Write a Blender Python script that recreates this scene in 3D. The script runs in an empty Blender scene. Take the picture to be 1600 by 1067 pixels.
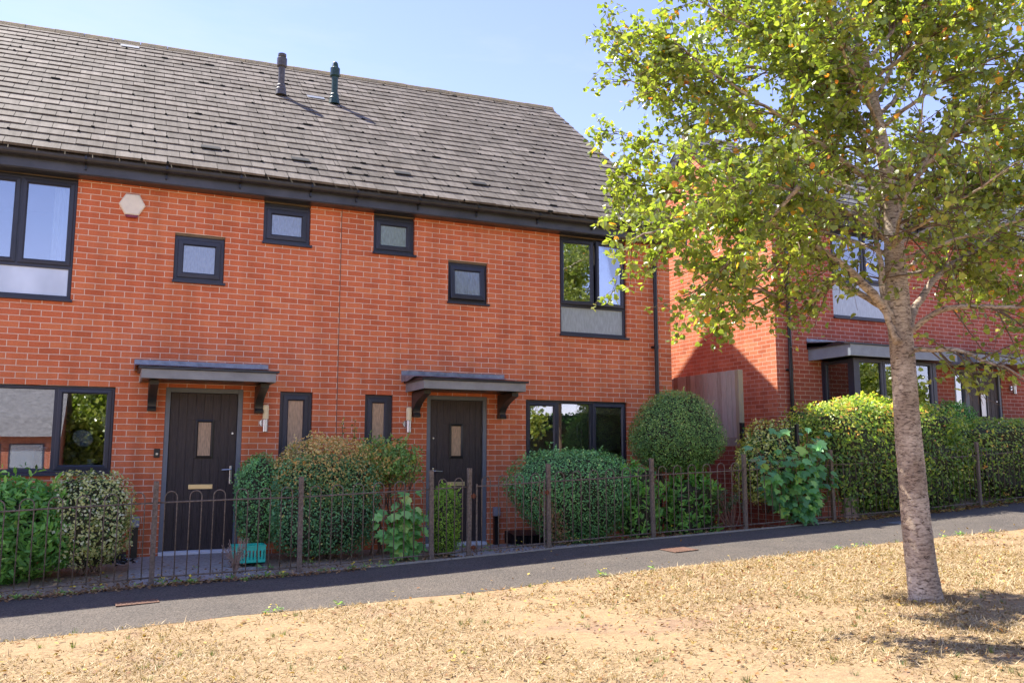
import bpy, math, random
import numpy as np
from mathutils import Vector, Matrix
from math import radians, sin, cos, pi

SC = bpy.context.scene
COL = SC.collection
random.seed(7)

# ------------------------------------------------------------------ camera, sky, sun, exposure
cam_d = bpy.data.cameras.new('camera'); cam = bpy.data.objects.new('camera', cam_d); COL.objects.link(cam)
cam.location = (-8.2132, -11.6844, 1.2573)
cam.rotation_euler = (pi/2 + 0.13201, 0, -0.42898)
cam_d.sensor_width = 36; cam_d.lens = 30.336; cam_d.clip_end = 2000; cam_d.clip_start = .05
SC.camera = cam

SUN_DIR = Vector((.42, -.53, -1)).normalized()      # the way the light travels
sun_d = bpy.data.lights.new('sun', 'SUN'); sun = bpy.data.objects.new('sun', sun_d); COL.objects.link(sun)
sun_d.energy = 3.45; sun_d.angle = radians(.53); sun_d.color = (1, .94, .85)
sun.rotation_euler = SUN_DIR.to_track_quat('-Z', 'Y').to_euler()
sun.location = (-6, 10, 20)

world = bpy.data.worlds.new('World'); SC.world = world; world.use_nodes = True
wn = world.node_tree.nodes; wl = world.node_tree.links; wn.clear()
sky = wn.new('ShaderNodeTexSky'); sky.sky_type = 'NISHITA'; sky.sun_disc = False
sky.sun_elevation = radians(56); sky.sun_rotation = radians(-38.4)
sky.air_density = 1.0; sky.dust_density = 0; sky.ozone_density = 1.0
tc = wn.new('ShaderNodeTexCoord')
mp = wn.new('ShaderNodeMapping'); mp.inputs['Scale'].default_value = (1.0, 2.2, 5.0); mp.inputs['Rotation'].default_value = (.2, .5, .6)
nz = wn.new('ShaderNodeTexNoise'); nz.inputs['Scale'].default_value = 1.7; nz.inputs['Detail'].default_value = 7; nz.inputs['Roughness'].default_value = .62
rp = wn.new('ShaderNodeValToRGB'); rp.color_ramp.elements[0].position = .47; rp.color_ramp.elements[1].position = .85
rp.color_ramp.elements[1].color = (.42, .42, .42, 1)
mxw = wn.new('ShaderNodeMixRGB'); mxw.inputs[2].default_value = (3.0, 3.8, 5.4, 1)
bg = wn.new('ShaderNodeBackground'); bg.inputs['Strength'].default_value = .125
wo = wn.new('ShaderNodeOutputWorld')
wl.new(tc.outputs['Generated'], mp.inputs['Vector']); wl.new(mp.outputs[0], nz.inputs['Vector'])
wl.new(nz.outputs['Fac'], rp.inputs[0]); wl.new(rp.outputs[0], mxw.inputs[0]); wl.new(sky.outputs[0], mxw.inputs[1])
wb = wn.new('ShaderNodeMixRGB'); wb.blend_type = 'MULTIPLY'; wb.inputs[0].default_value = 1; wb.inputs[2].default_value = (.73, .60, .74, 1)   # the camera's warm white balance
wl.new(mxw.outputs[0], wb.inputs[1]); wl.new(wb.outputs[0], bg.inputs[0]); wl.new(bg.outputs[0], wo.inputs[0])

SC.view_settings.view_transform = 'Standard'; SC.view_settings.look = 'None'
SC.view_settings.exposure = 1.88; SC.view_settings.gamma = 1; SC.view_settings.use_curve_mapping = False
SC.cycles.max_bounces = 8; SC.cycles.transparent_max_bounces = 12

# ------------------------------------------------------------------ material helpers
def nodes(m):
    m.use_nodes = True
    return m.node_tree.nodes, m.node_tree.links
def mat(name, col, rough=.6, metal=0, spec=.5, noise=0, nscale=8, bump=0, bscale=60, col2=None, stretch=(1, 1, 1), coat=0):
    m = bpy.data.materials.new(name); N, L = nodes(m); b = N['Principled BSDF']
    b.inputs['Roughness'].default_value = rough; b.inputs['Metallic'].default_value = metal
    b.inputs['Specular IOR Level'].default_value = spec; b.inputs['Coat Weight'].default_value = coat
    tcn = N.new('ShaderNodeTexCoord'); mpn = N.new('ShaderNodeMapping'); mpn.inputs['Scale'].default_value = stretch
    L.new(tcn.outputs['Object'], mpn.inputs['Vector'])
    if noise or col2:
        n = N.new('ShaderNodeTexNoise'); n.inputs['Scale'].default_value = nscale; n.inputs['Detail'].default_value = 6; n.inputs['Roughness'].default_value = .65
        L.new(mpn.outputs[0], n.inputs['Vector'])
        r = N.new('ShaderNodeValToRGB'); r.color_ramp.elements[0].position = .32; r.color_ramp.elements[1].position = .7
        c2 = col2 or tuple(min(1, c*(1+noise)) for c in col); c1 = col if col2 else tuple(c*(1-noise) for c in col)
        r.color_ramp.elements[0].color = (*c1, 1); r.color_ramp.elements[1].color = (*c2, 1)
        L.new(n.outputs['Fac'], r.inputs[0]); L.new(r.outputs[0], b.inputs['Base Color'])
    else: b.inputs['Base Color'].default_value = (*col, 1)
    if bump:
        n2 = N.new('ShaderNodeTexNoise'); n2.inputs['Scale'].default_value = bscale; n2.inputs['Detail'].default_value = 4
        L.new(mpn.outputs[0], n2.inputs['Vector'])
        bp = N.new('ShaderNodeBump'); bp.inputs['Strength'].default_value = bump; bp.inputs['Distance'].default_value = .02
        L.new(n2.outputs['Fac'], bp.inputs['Height']); L.new(bp.outputs[0], b.inputs['Normal'])
    return m

def brick_mat(name, c1, c2, mortar, axis='x', dark=.0):
    """stretcher bond brickwork, 225 x 75 mm; axis = the horizontal axis of the wall"""
    m = bpy.data.materials.new(name); N, L = nodes(m); b = N['Principled BSDF']; b.inputs['Roughness'].default_value = .88
    b.inputs['Specular IOR Level'].default_value = .25
    tcn = N.new('ShaderNodeTexCoord'); sp = N.new('ShaderNodeSeparateXYZ'); cb = N.new('ShaderNodeCombineXYZ')
    L.new(tcn.outputs['Object'], sp.inputs[0])
    ad = N.new('ShaderNodeMath'); ad.operation = 'ADD'; ad.inputs[1].default_value = 45.1025 + (.1 if axis == 'y' else 0)
    az = N.new('ShaderNodeMath'); az.operation = 'ADD'; az.inputs[1].default_value = 15.003
    # a little wander so that the courses are not ruler-straight
    wn_ = N.new('ShaderNodeTexNoise'); wn_.inputs['Scale'].default_value = 3.0; wn_.inputs['Detail'].default_value = 3
    L.new(tcn.outputs['Object'], wn_.inputs['Vector'])
    wm = N.new('ShaderNodeMath'); wm.operation = 'MULTIPLY_ADD'; wm.inputs[1].default_value = .012; wm.inputs[2].default_value = -.006
    L.new(wn_.outputs['Fac'], wm.inputs[0])
    a2 = N.new('ShaderNodeMath'); a2.operation = 'ADD'
    L.new(sp.outputs['X' if axis == 'x' else 'Y'], ad.inputs[0]); L.new(sp.outputs['Z'], az.inputs[0])
    L.new(az.outputs[0], a2.inputs[0]); L.new(wm.outputs[0], a2.inputs[1])
    L.new(ad.outputs[0], cb.inputs[0]); L.new(a2.outputs[0], cb.inputs[1])
    bt = N.new('ShaderNodeTexBrick'); bt.offset = .5; bt.offset_frequency = 2; bt.squash = 1
    bt.inputs['Scale'].default_value = 1; bt.inputs['Brick Width'].default_value = .225; bt.inputs['Row Height'].default_value = .075
    bt.inputs['Mortar Size'].default_value = .0048; bt.inputs['Mortar Smooth'].default_value = .25; bt.inputs['Bias'].default_value = 0
    bt.inputs['Color1'].default_value = (0, 0, 0, 1); bt.inputs['Color2'].default_value = (1, 1, 1, 1); bt.inputs['Mortar'].default_value = (.5, .5, .5, 1)
    L.new(cb.outputs[0], bt.inputs['Vector'])
    cr = N.new('ShaderNodeValToRGB'); E_ = cr.color_ramp.elements
    E_[0].position = 0; E_[0].color = (*[c*.88 for c in c1], 1); E_[1].position = 1; E_[1].color = (*c2, 1)
    e = cr.color_ramp.elements.new(.25); e.color = (*c1, 1)
    e = cr.color_ramp.elements.new(.8); e.color = (*[(x+y)/2 for x, y in zip(c1, c2)], 1)
    L.new(bt.outputs['Color'], cr.inputs[0])
    # fine grain of the face and broad weathering
    n1 = N.new('ShaderNodeTexNoise'); n1.inputs['Scale'].default_value = 55; n1.inputs['Detail'].default_value = 5
    L.new(tcn.outputs['Object'], n1.inputs['Vector'])
    m1 = N.new('ShaderNodeMixRGB'); m1.blend_type = 'OVERLAY'; m1.inputs[0].default_value = .35
    L.new(cr.outputs[0], m1.inputs[1]); L.new(n1.outputs['Fac'], m1.inputs[2])
    n3 = N.new('ShaderNodeTexNoise'); n3.inputs['Scale'].default_value = .9; n3.inputs['Detail'].default_value = 6; n3.inputs['Roughness'].default_value = .7
    L.new(tcn.outputs['Object'], n3.inputs['Vector'])
    r3 = N.new('ShaderNodeValToRGB'); r3.color_ramp.elements[0].position = .55; r3.color_ramp.elements[1].position = .8
    r3.color_ramp.elements[1].color = (.3, .3, .3, 1); L.new(n3.outputs['Fac'], r3.inputs[0])
    m3 = N.new('ShaderNodeMixRGB'); m3.inputs[2].default_value = (*[min(1, c*.75+.16) for c in c2], 1)
    L.new(r3.outputs[0], m3.inputs[0]); L.new(m1.outputs[0], m3.inputs[1])
    mm = N.new('ShaderNodeMixRGB'); mm.inputs[2].default_value = (*mortar, 1)
    L.new(bt.outputs['Fac'], mm.inputs[0]); L.new(m3.outputs[0], mm.inputs[1])
    # faint run-off streaks
    ms = N.new('ShaderNodeMapping'); ms.inputs['Scale'].default_value = (5, 5, .5); L.new(tcn.outputs['Object'], ms.inputs[0])
    n5 = N.new('ShaderNodeTexNoise'); n5.inputs['Scale'].default_value = 1; n5.inputs['Detail'].default_value = 5; L.new(ms.outputs[0], n5.inputs['Vector'])
    r5 = N.new('ShaderNodeValToRGB'); r5.color_ramp.elements[0].position = .3; r5.color_ramp.elements[1].position = .6; r5.color_ramp.elements[0].color = (.84, .82, .80, 1); r5.color_ramp.elements[1].color = (1.03, 1.03, 1.03, 1); L.new(n5.outputs['Fac'], r5.inputs[0])
    m5 = N.new('ShaderNodeMixRGB'); m5.blend_type = 'MULTIPLY'; m5.inputs[0].default_value = 1; L.new(mm.outputs[0], m5.inputs[1]); L.new(r5.outputs[0], m5.inputs[2]); L.new(m5.outputs[0], b.inputs['Base Color'])
    # bump: recessed mortar + grain
    iv = N.new('ShaderNodeMath'); iv.operation = 'MULTIPLY_ADD'; iv.inputs[1].default_value = -1; iv.inputs[2].default_value = 1
    L.new(bt.outputs['Fac'], iv.inputs[0])
    sm = N.new('ShaderNodeMath'); sm.operation = 'MULTIPLY_ADD'; sm.inputs[1].default_value = .25
    L.new(n1.outputs['Fac'], sm.inputs[0]); L.new(iv.outputs[0], sm.inputs[2])
    bp = N.new('ShaderNodeBump'); bp.inputs['Strength'].default_value = .7; bp.inputs['Distance'].default_value = .006
    L.new(sm.outputs[0], bp.inputs['Height']); L.new(bp.outputs[0], b.inputs['Normal'])
    return m

def leaf_mat(name, stops, rough=.45, transl=.35, tcol=1.5, spec=.4):
    """leaf colour picked per leaf from the mesh attribute rnd"""
    m = bpy.data.materials.new(name); N, L = nodes(m); b = N['Principled BSDF']
    b.inputs['Roughness'].default_value = rough; b.inputs['Specular IOR Level'].default_value = spec
    at = N.new('ShaderNodeAttribute'); at.attribute_name = 'rnd'
    cr = N.new('ShaderNodeValToRGB'); els = cr.color_ramp.elements
    els[0].position = stops[0][0]; els[0].color = (*stops[0][1], 1); els[1].position = stops[-1][0]; els[1].color = (*stops[-1][1], 1)
    for p_, c_ in stops[1:-1]:
        e = els.new(p_); e.color = (*c_, 1)
    L.new(at.outputs['Fac'], cr.inputs[0]); L.new(cr.outputs[0], b.inputs['Base Color'])
    if transl > 0:
        tr = N.new('ShaderNodeBsdfTranslucent'); mx = N.new('ShaderNodeMixShader'); mx.inputs[0].default_value = transl
        g = N.new('ShaderNodeMixRGB'); g.blend_type = 'MULTIPLY'; g.inputs[0].default_value = 1; g.inputs[2].default_value = (tcol*1.1, tcol*1.25, tcol*.45, 1)
        L.new(cr.outputs[0], g.inputs[1]); L.new(g.outputs[0], tr.inputs['Color'])
        L.new(b.outputs[0], mx.inputs[1]); L.new(tr.outputs[0], mx.inputs[2]); L.new(mx.outputs[0], N['Material Output'].inputs[0])
    return m

M = {}
M['brick'] = brick_mat('brick', (.67, .17, .068), (.76, .235, .092), (.88, .66, .49))
M['brick_side'] = brick_mat('brick_side', (.67, .17, .068), (.76, .235, .092), (.88, .66, .49), 'y')
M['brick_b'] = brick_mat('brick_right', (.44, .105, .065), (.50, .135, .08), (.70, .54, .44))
M['brick_b_side_lit'] = brick_mat('brick_right_side_lit', (.56, .17, .08), (.68, .26, .13), (.72, .55, .42), 'y')  # same brick as the front, with the gable's sunlight put into the colour
M['brick_old'] = brick_mat('brick_low', (.34, .10, .055), (.42, .15, .09), (.50, .39, .31))
M['brick_old_side'] = brick_mat('brick_low_side', (.32, .085, .05), (.38, .12, .07), (.46, .35, .28), 'y')
M['frame'] = mat('anthracite_upvc', (.030, .034, .052), rough=.38, spec=.5, bump=.05, bscale=300, noise=.15, nscale=5)
M['frame_grey'] = mat('grey_door_frame', (.17, .19, .215), rough=.45, noise=.1)
M['fascia'] = mat('grey_fascia', (.06, .065, .078), rough=.42, noise=.3, nscale=3)
M['gutter'] = mat('black_gutter', (.03, .03, .034), rough=.35, noise=.3, nscale=6)
M['black_plastic'] = mat('black_plastic', (.012, .012, .014), rough=.3)
M['timber_strip'] = mat('timber_strip', (.20, .145, .085), rough=.8, noise=.4, nscale=6, stretch=(.3, 3, 3))
M['canopy'] = mat('painted_canopy', (.27, .28, .275), rough=.5, noise=.18, nscale=4)
M['canopy_b'] = mat('blue_grey_canopy', (.24, .28, .32), rough=.5, noise=.15, nscale=4)
M['lead'] = mat('lead_sheet', (.17, .19, .22), rough=.45, metal=.35, col2=(.36, .38, .41), nscale=9, bump=.4, bscale=12)
M['bracket'] = mat('dark_bracket', (.035, .035, .033), rough=.4, noise=.3)
M['door_brown'] = mat('brown_wood_door', (.035, .022, .016), rough=.5, col2=(.085, .055, .042), nscale=14, stretch=(6, 6, .5), bump=.25, bscale=40)
M['door'] = mat('dark_wood_door', (.022, .015, .014), rough=.5, col2=(.066, .046, .041), nscale=14, stretch=(6, 6, .5), bump=.25, bscale=40)
M['white'] = mat('white_plastic', (.75, .76, .78), rough=.4)
M['cream'] = mat('cream_plastic', (.86, .78, .60), rough=.45, noise=.08)
M['red'] = mat('dark_red_lens', (.22, .02, .03), rough=.25)
M['steel'] = mat('brushed_steel', (.55, .55, .56), rough=.25, metal=.9)
M['brass'] = mat('pale_brass', (.75, .62, .36), rough=.28, metal=.6)
M['opal'] = mat('opal_shade', (.9, .76, .45), rough=.35)
M['iron'] = mat('weathered_iron', (.085, .068, .054), rough=.7, metal=0, spec=.3, col2=(.26, .205, .16), nscale=35, bump=.3, bscale=90)
M['iron_black'] = mat('black_iron', (.010, .010, .013), rough=.4, metal=.2, noise=.3)
M['rust'] = mat('rusty_iron', (.16, .05, .02), rough=.85, noise=.5, nscale=60)
M['plaster'] = mat('plaster', (.42, .41, .39), rough=.9)
M['carpet'] = mat('dark_floor', (.10, .09, .08), rough=.95)
M['curtain'] = mat('white_curtain', (.85, .86, .9), rough=.9)
M['blind_or_reflection'] = mat('cream_blind', (.60, .54, .42), rough=.9, noise=.12, nscale=30, stretch=(.2, 1, 6))
M['cupboard'] = mat('pale_cupboard', (.52, .52, .50), rough=.5)
M['pinkwood'] = mat('weathered_board', (.42, .30, .24), rough=.85, noise=.25, nscale=8, stretch=(2, 2, .4))
M['timber'] = mat('grey_timber', (.30, .23, .17), rough=.85, col2=(.50, .43, .35), nscale=10, stretch=(7, 7, .5), bump=.4, bscale=30)
M['timber_new'] = mat('new_timber', (.42, .33, .18), rough=.8, col2=(.30, .26, .20), nscale=7, stretch=(4, 4, .6))
M['concrete'] = mat('concrete', (.34, .31, .25), rough=.9, noise=.2, nscale=20, bump=.3)
M['bark'] = mat('bark', (.2, .2, .2))
M['twig'] = mat('brown_twig', (.16, .105, .065), rough=.85, noise=.3, nscale=20)
M['core'] = mat('dark_core_fill', (.05, .05, .028), rough=.95, noise=.4, nscale=30)  # for the solid fill inside bushes, not for modelled twigs
M['teal'] = mat('green_crate_plastic', (.03, .58, .42), rough=.35)
M['rustcover'] = mat('rusty_cover', (.16, .085, .055), rough=.9, noise=.3, nscale=30, bump=.5)
M['greycover'] = mat('grey_cover', (.15, .16, .17), rough=.7, noise=.2, nscale=30, bump=.4)
M['paving'] = mat('grey_paving', (.36, .335, .31), rough=.95, noise=.35, nscale=25, bump=.5, bscale=120)

def glass(name, fac, tint=(.75, .8, .82), bump=.0):
    m = bpy.data.materials.new(name); N, L = nodes(m); N.remove(N['Principled BSDF'])
    t = N.new('ShaderNodeBsdfTransparent'); t.inputs[0].default_value = (*tint, 1)
    g = N.new('ShaderNodeBsdfGlossy'); g.inputs['Roughness'].default_value = .0; g.inputs['Color'].default_value = (.95, .97, 1, 1)
    lw = N.new('ShaderNodeFresnel'); lw.inputs['IOR'].default_value = 1.5
    ma = N.new('ShaderNodeMath'); ma.operation = 'ADD'; ma.use_clamp = True; ma.inputs[1].default_value = fac
    mx = N.new('ShaderNodeMixShader'); L.new(lw.outputs[0], ma.inputs[0]); L.new(ma.outputs[0], mx.inputs[0])
    L.new(t.outputs[0], mx.inputs[1]); L.new(g.outputs[0], mx.inputs[2]); L.new(mx.outputs[0], N['Material Output'].inputs[0])
    # slight waviness of real double glazing
    tcn = N.new('ShaderNodeTexCoord'); n2 = N.new('ShaderNodeTexNoise'); n2.inputs['Scale'].default_value = 1.3; n2.inputs['Detail'].default_value = 1
    L.new(tcn.outputs['Object'], n2.inputs['Vector'])
    bp = N.new('ShaderNodeBump'); bp.inputs['Strength'].default_value = .12; bp.inputs['Distance'].default_value = .006
    L.new(n2.outputs['Fac'], bp.inputs['Height']); L.new(bp.outputs[0], g.inputs['Normal'])
    return m
M['glass'] = glass('window_glass', .26)
M['glass_dim'] = glass('window_glass_dim', .20)

def frosted(name, col, rough, scl=(60, 60, 14), strength=.5, spec=1.0):
    m = bpy.data.materials.new(name); N, L = nodes(m); b = N['Principled BSDF']
    b.inputs['Roughness'].default_value = rough; b.inputs['Specular IOR Level'].default_value = spec
    b.inputs['IOR'].default_value = 1.9
    tcn = N.new('ShaderNodeTexCoord'); mpn = N.new('ShaderNodeMapping'); mpn.inputs['Scale'].default_value = scl
    n = N.new('ShaderNodeTexNoise'); n.inputs['Scale'].default_value = 1; n.inputs['Detail'].default_value = 3
    L.new(tcn.outputs['Object'], mpn.inputs[0]); L.new(mpn.outputs[0], n.inputs['Vector'])
    r = N.new('ShaderNodeValToRGB'); r.color_ramp.elements[0].position = .35; r.color_ramp.elements[1].position = .7
    r.color_ramp.elements[0].color = (*[c*.72 for c in col], 1); r.color_ramp.elements[1].color = (*[min(1, c*1.2) for c in col], 1)
    L.new(n.outputs['Fac'], r.inputs[0]); L.new(r.outputs[0], b.inputs['Base Color'])
    bp = N.new('ShaderNodeBump'); bp.inputs['Strength'].default_value = strength; bp.inputs['Distance'].default_value = .004
    L.new(n.outputs['Fac'], bp.inputs['Height']); L.new(bp.outputs[0], b.inputs['Normal'])
    return m
M['frost'] = frosted('frosted_glass', (.16, .20, .25), .18)
M['frost_panel'] = frosted('obscure_glass', (.30, .34, .36), .3, (70, 70, 9))
M['frost_green'] = frosted('obscure_glass_greenish', (.17, .23, .22), .25, (60, 60, 14))
M['frost_tan_reflect'] = frosted('obscure_glass_tan_reflect', (.50, .33, .20), .35, (80, 80, 12), .3, .3)  # tan colour stands in for brick reflected in the door glass
M['frost_white'] = frosted('white_glass', (.58, .63, .66), .2, (2, 2, 1.2), .05)

# ------------------------------------------------------------------ mesh helpers
class MB:
    def __init__(s): s.v = []; s.f = []; s.m = []; s.cur = 0
    def add(s, vs, fs):
        o = len(s.v); s.v += [tuple(p) for p in vs]; s.f += [tuple(i+o for i in f) for f in fs]; s.m += [s.cur]*len(fs); return s
    def quad(s, *p): return s.add(p, [tuple(range(len(p)))])
    def box(s, x0, x1, y0, y1, z0, z1, b=0.0, T=None):
        if b <= 0:
            vs = [(x, y, z) for x in (x0, x1) for y in (y0, y1) for z in (z0, z1)]
            fs = [(0, 1, 3, 2), (4, 6, 7, 5), (0, 4, 5, 1), (2, 3, 7, 6), (0, 2, 6, 4), (1, 5, 7, 3)]
        else:   # chamfered box
            vs = []
            for x, dx in ((x0, b), (x1, -b)):
                for y, dy in ((y0, b), (y1, -b)):
                    for z, dz in ((z0, b), (z1, -b)):
                        vs += [(x, y+dy, z+dz), (x+dx, y, z+dz), (x+dx, y+dy, z)]
            I = lambda a, c, d, k: (a*4+c*2+d)*3+k
            fs = [(I(0,0,0,0), I(0,0,1,0), I(0,1,1,0), I(0,1,0,0)), (I(1,0,0,0), I(1,1,0,0), I(1,1,1,0), I(1,0,1,0)),
                  (I(0,0,0,1), I(1,0,0,1), I(1,0,1,1), I(0,0,1,1)), (I(0,1,0,1), I(0,1,1,1), I(1,1,1,1), I(1,1,0,1)),
                  (I(0,0,0,2), I(0,1,0,2), I(1,1,0,2), I(1,0,0,2)), (I(0,0,1,2), I(1,0,1,2), I(1,1,1,2), I(0,1,1,2))]
            for d in (0, 1):
                for c in (0, 1): fs.append((I(0,c,d,1), I(1,c,d,1), I(1,c,d,2), I(0,c,d,2)))
                for a in (0, 1): fs.append((I(a,0,d,0), I(a,1,d,0), I(a,1,d,2), I(a,0,d,2)))
            for a in (0, 1):
                for c in (0, 1): fs.append((I(a,c,0,0), I(a,c,1,0), I(a,c,1,1), I(a,c,0,1)))
            for a in (0, 1):
                for c in (0, 1):
                    for d in (0, 1): fs.append((I(a,c,d,0), I(a,c,d,1), I(a,c,d,2)))
        if T is not None: vs = [tuple(T @ Vector(p)) for p in vs]
        return s.add(vs, fs)
    def tube(s, pts, r, n=8, cap=True):
        """a tube along pts; r one radius or one per point"""
        P = [Vector(p) for p in pts]; R = r if hasattr(r, '__len__') else [r]*len(P)
        t = (P[1]-P[0]).normalized(); up = Vector((0, 0, 1)) if abs(t.z) < .9 else Vector((1, 0, 0))
        a = t.cross(up).normalized(); vs = []; fs = []
        for i, p in enumerate(P):
            t = (P[min(i+1, len(P)-1)]-P[max(i-1, 0)])
            t = t.normalized() if t.length > 1e-9 else Vector((0, 0, 1))
            a = (a-t*a.dot(t)); a = a.normalized() if a.length > 1e-6 else t.orthogonal().normalized(); c = t.cross(a)
            for k in range(n):
                g = 2*pi*k/n; vs.append(p+(a*cos(g)+c*sin(g))*R[i])
        for i in range(len(P)-1):
            for k in range(n): fs.append((i*n+k, i*n+(k+1) % n, (i+1)*n+(k+1) % n, (i+1)*n+k))
        if cap: fs += [tuple(range(n-1, -1, -1)), tuple(range((len(P)-1)*n, len(P)*n))]
        return s.add(vs, fs)
    def lathe(s, prof, c=(0, 0, 0), n=20):
        vs = []; fs = []
        for r, z in prof:
            for k in range(n): vs.append((c[0]+r*cos(2*pi*k/n), c[1]+r*sin(2*pi*k/n), c[2]+z))
        for i in range(len(prof)-1):
            for k in range(n): fs.append((i*n+k, i*n+(k+1) % n, (i+1)*n+(k+1) % n, (i+1)*n+k))
        fs += [tuple(range(n-1, -1, -1)), tuple(range((len(prof)-1)*n, len(prof)*n))]
        return s.add(vs, fs)
    def prism(s, prof, a0, a1, axis='x'):
        """profile [(u, z)] swept along an axis: 'x' -> (a, u, z), 'y' -> (u, a, z)"""
        f = (lambda a, u, z: (a, u, z)) if axis == 'x' else (lambda a, u, z: (u, a, z))
        n = len(prof); vs = [f(a0, *p) for p in prof]+[f(a1, *p) for p in prof]
        fs = [(i, (i+1) % n, n+(i+1) % n, n+i) for i in range(n)]+[tuple(range(n-1, -1, -1)), tuple(range(n, 2*n))]
        return s.add(vs, fs)
    def rings(s, x0, x1, z0, z1, rs):
        """mitred rectangular moulding: rs = [(inset, y)]"""
        vs = []; fs = []
        for i, y in rs: vs += [(x0+i, y, z0+i), (x1-i, y, z0+i), (x1-i, y, z1-i), (x0+i, y, z1-i)]
        for k in range(len(rs)-1):
            for j in range(4): fs.append((k*4+j, k*4+(j+1) % 4, (k+1)*4+(j+1) % 4, (k+1)*4+j))
        return s.add(vs, fs)
    def build(s, name, mats, parent=None, smooth=False, loc=None, norm=True):
        me = bpy.data.meshes.new(name)
        vs = s.v
        if loc is not None: vs = [(x-loc[0], y-loc[1], z-loc[2]) for x, y, z in vs]
        me.from_pydata(vs, [], s.f)
        for m in (mats if isinstance(mats, (list, tuple)) else [mats]): me.materials.append(m)
        me.polygons.foreach_set('material_index', s.m)
        if smooth: me.polygons.foreach_set('use_smooth', [True]*len(s.f))
        if norm:
            import bmesh
            bm = bmesh.new(); bm.from_mesh(me); bmesh.ops.recalc_face_normals(bm, faces=bm.faces); bm.to_mesh(me); bm.free()
        o = bpy.data.objects.new(name, me); COL.objects.link(o)
        if parent: o.parent = parent
        if loc is not None: o.location = loc
        return o

def tag(o, label=None, cat=None, group=None, kind=None):
    if label: o['label'] = label
    if cat: o['category'] = cat
    if group: o['group'] = group
    if kind: o['kind'] = kind
    return o
def thing(name, label, cat, group=None, loc=(0, 0, 0), rz=0):
    o = bpy.data.objects.new(name, None); o.empty_display_size = .2; COL.objects.link(o)
    o.location = loc; o.rotation_euler = (0, 0, rz)
    return tag(o, label, cat, group)
def part_empty(name, parent):
    o = bpy.data.objects.new(name, None); COL.objects.link(o); o.parent = parent; return o

def np_mesh(name, V, F, material, parent=None, rnd=None, smooth=False, loc=None):
    """V (n,3), F (m,k) all faces with the same corner count k"""
    me = bpy.data.meshes.new(name); V = np.asarray(V, dtype=np.float32); F = np.asarray(F, dtype=np.int32)
    m, k = F.shape
    me.vertices.add(len(V)); me.vertices.foreach_set('co', V.ravel())
    me.loops.add(m*k); me.loops.foreach_set('vertex_index', F.ravel())
    me.polygons.add(m); me.polygons.foreach_set('loop_start', np.arange(0, m*k, k, dtype=np.int32)); me.polygons.foreach_set('loop_total', np.full(m, k, dtype=np.int32))
    if rnd is not None:
        a = me.attributes.new('rnd', 'FLOAT', 'POINT'); a.data.foreach_set('value', np.asarray(rnd, dtype=np.float32))
    me.update(calc_edges=True); me.validate()
    me.polygons.foreach_set('use_smooth', np.full(m, smooth, dtype=bool))
    me.materials.append(material)
    o = bpy.data.objects.new(name, me); COL.objects.link(o)
    if parent: o.parent = parent
    if loc is not None: o.location = loc
    return o

# leaf templates: x across, y along, z normal; quads
LEAF = {
 'oval': (np.array([(0, 0, 0), (-.30, .45, .08), (0, 1, 0), (.30, .45, .08)]), np.array([(0, 1, 2, 3)])),
 'small': (np.array([(0, 0, 0), (-.36, .5, .1), (0, 1, 0), (.36, .5, .1)]), np.array([(0, 1, 2, 3)])),
 'long': (np.array([(0, 0, 0), (-.17, .3, .05), (-.16, .65, .04), (0, 1, -.06), (.16, .65, .04), (.17, .3, .05)]), np.array([(0, 1, 2, 3), (0, 3, 4, 5)])),
 'round': (np.array([(0, 0, 0), (-.42, .08, .06), (-.5, .5, .12), (-.2, .85, .05), (0, 1.08, -.06), (.2, .85, .05), (.5, .5, .12), (.42, .08, .06)]),
           np.array([(0, 1, 2, 3), (0, 3, 4, 4), (0, 4, 5, 5), (0, 5, 6, 7)])),
 'maple': (np.array([(0, .3, 0), (0, 0, .0), (-.28, .02, .05), (-.34, .12, .06), (-.55, .2, .1), (-.44, .42, .05), (-.62, .62, .08), (-.36, .68, .04), (-.24, .72, .04), (-.14, .95, 0),
                     (0, 1.12, -.08), (.14, .95, 0), (.24, .72, .04), (.36, .68, .04), (.62, .62, .08), (.44, .42, .05), (.55, .2, .1), (.34, .12, .06), (.28, .02, .05)]),
           np.array([(0, 1, 2, 3), (0, 3, 4, 5), (0, 5, 6, 7), (0, 7, 8, 8), (0, 8, 9, 10), (0, 10, 11, 12), (0, 12, 13, 13), (0, 13, 14, 15), (0, 15, 16, 17), (0, 17, 18, 1)])),
}
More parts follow.
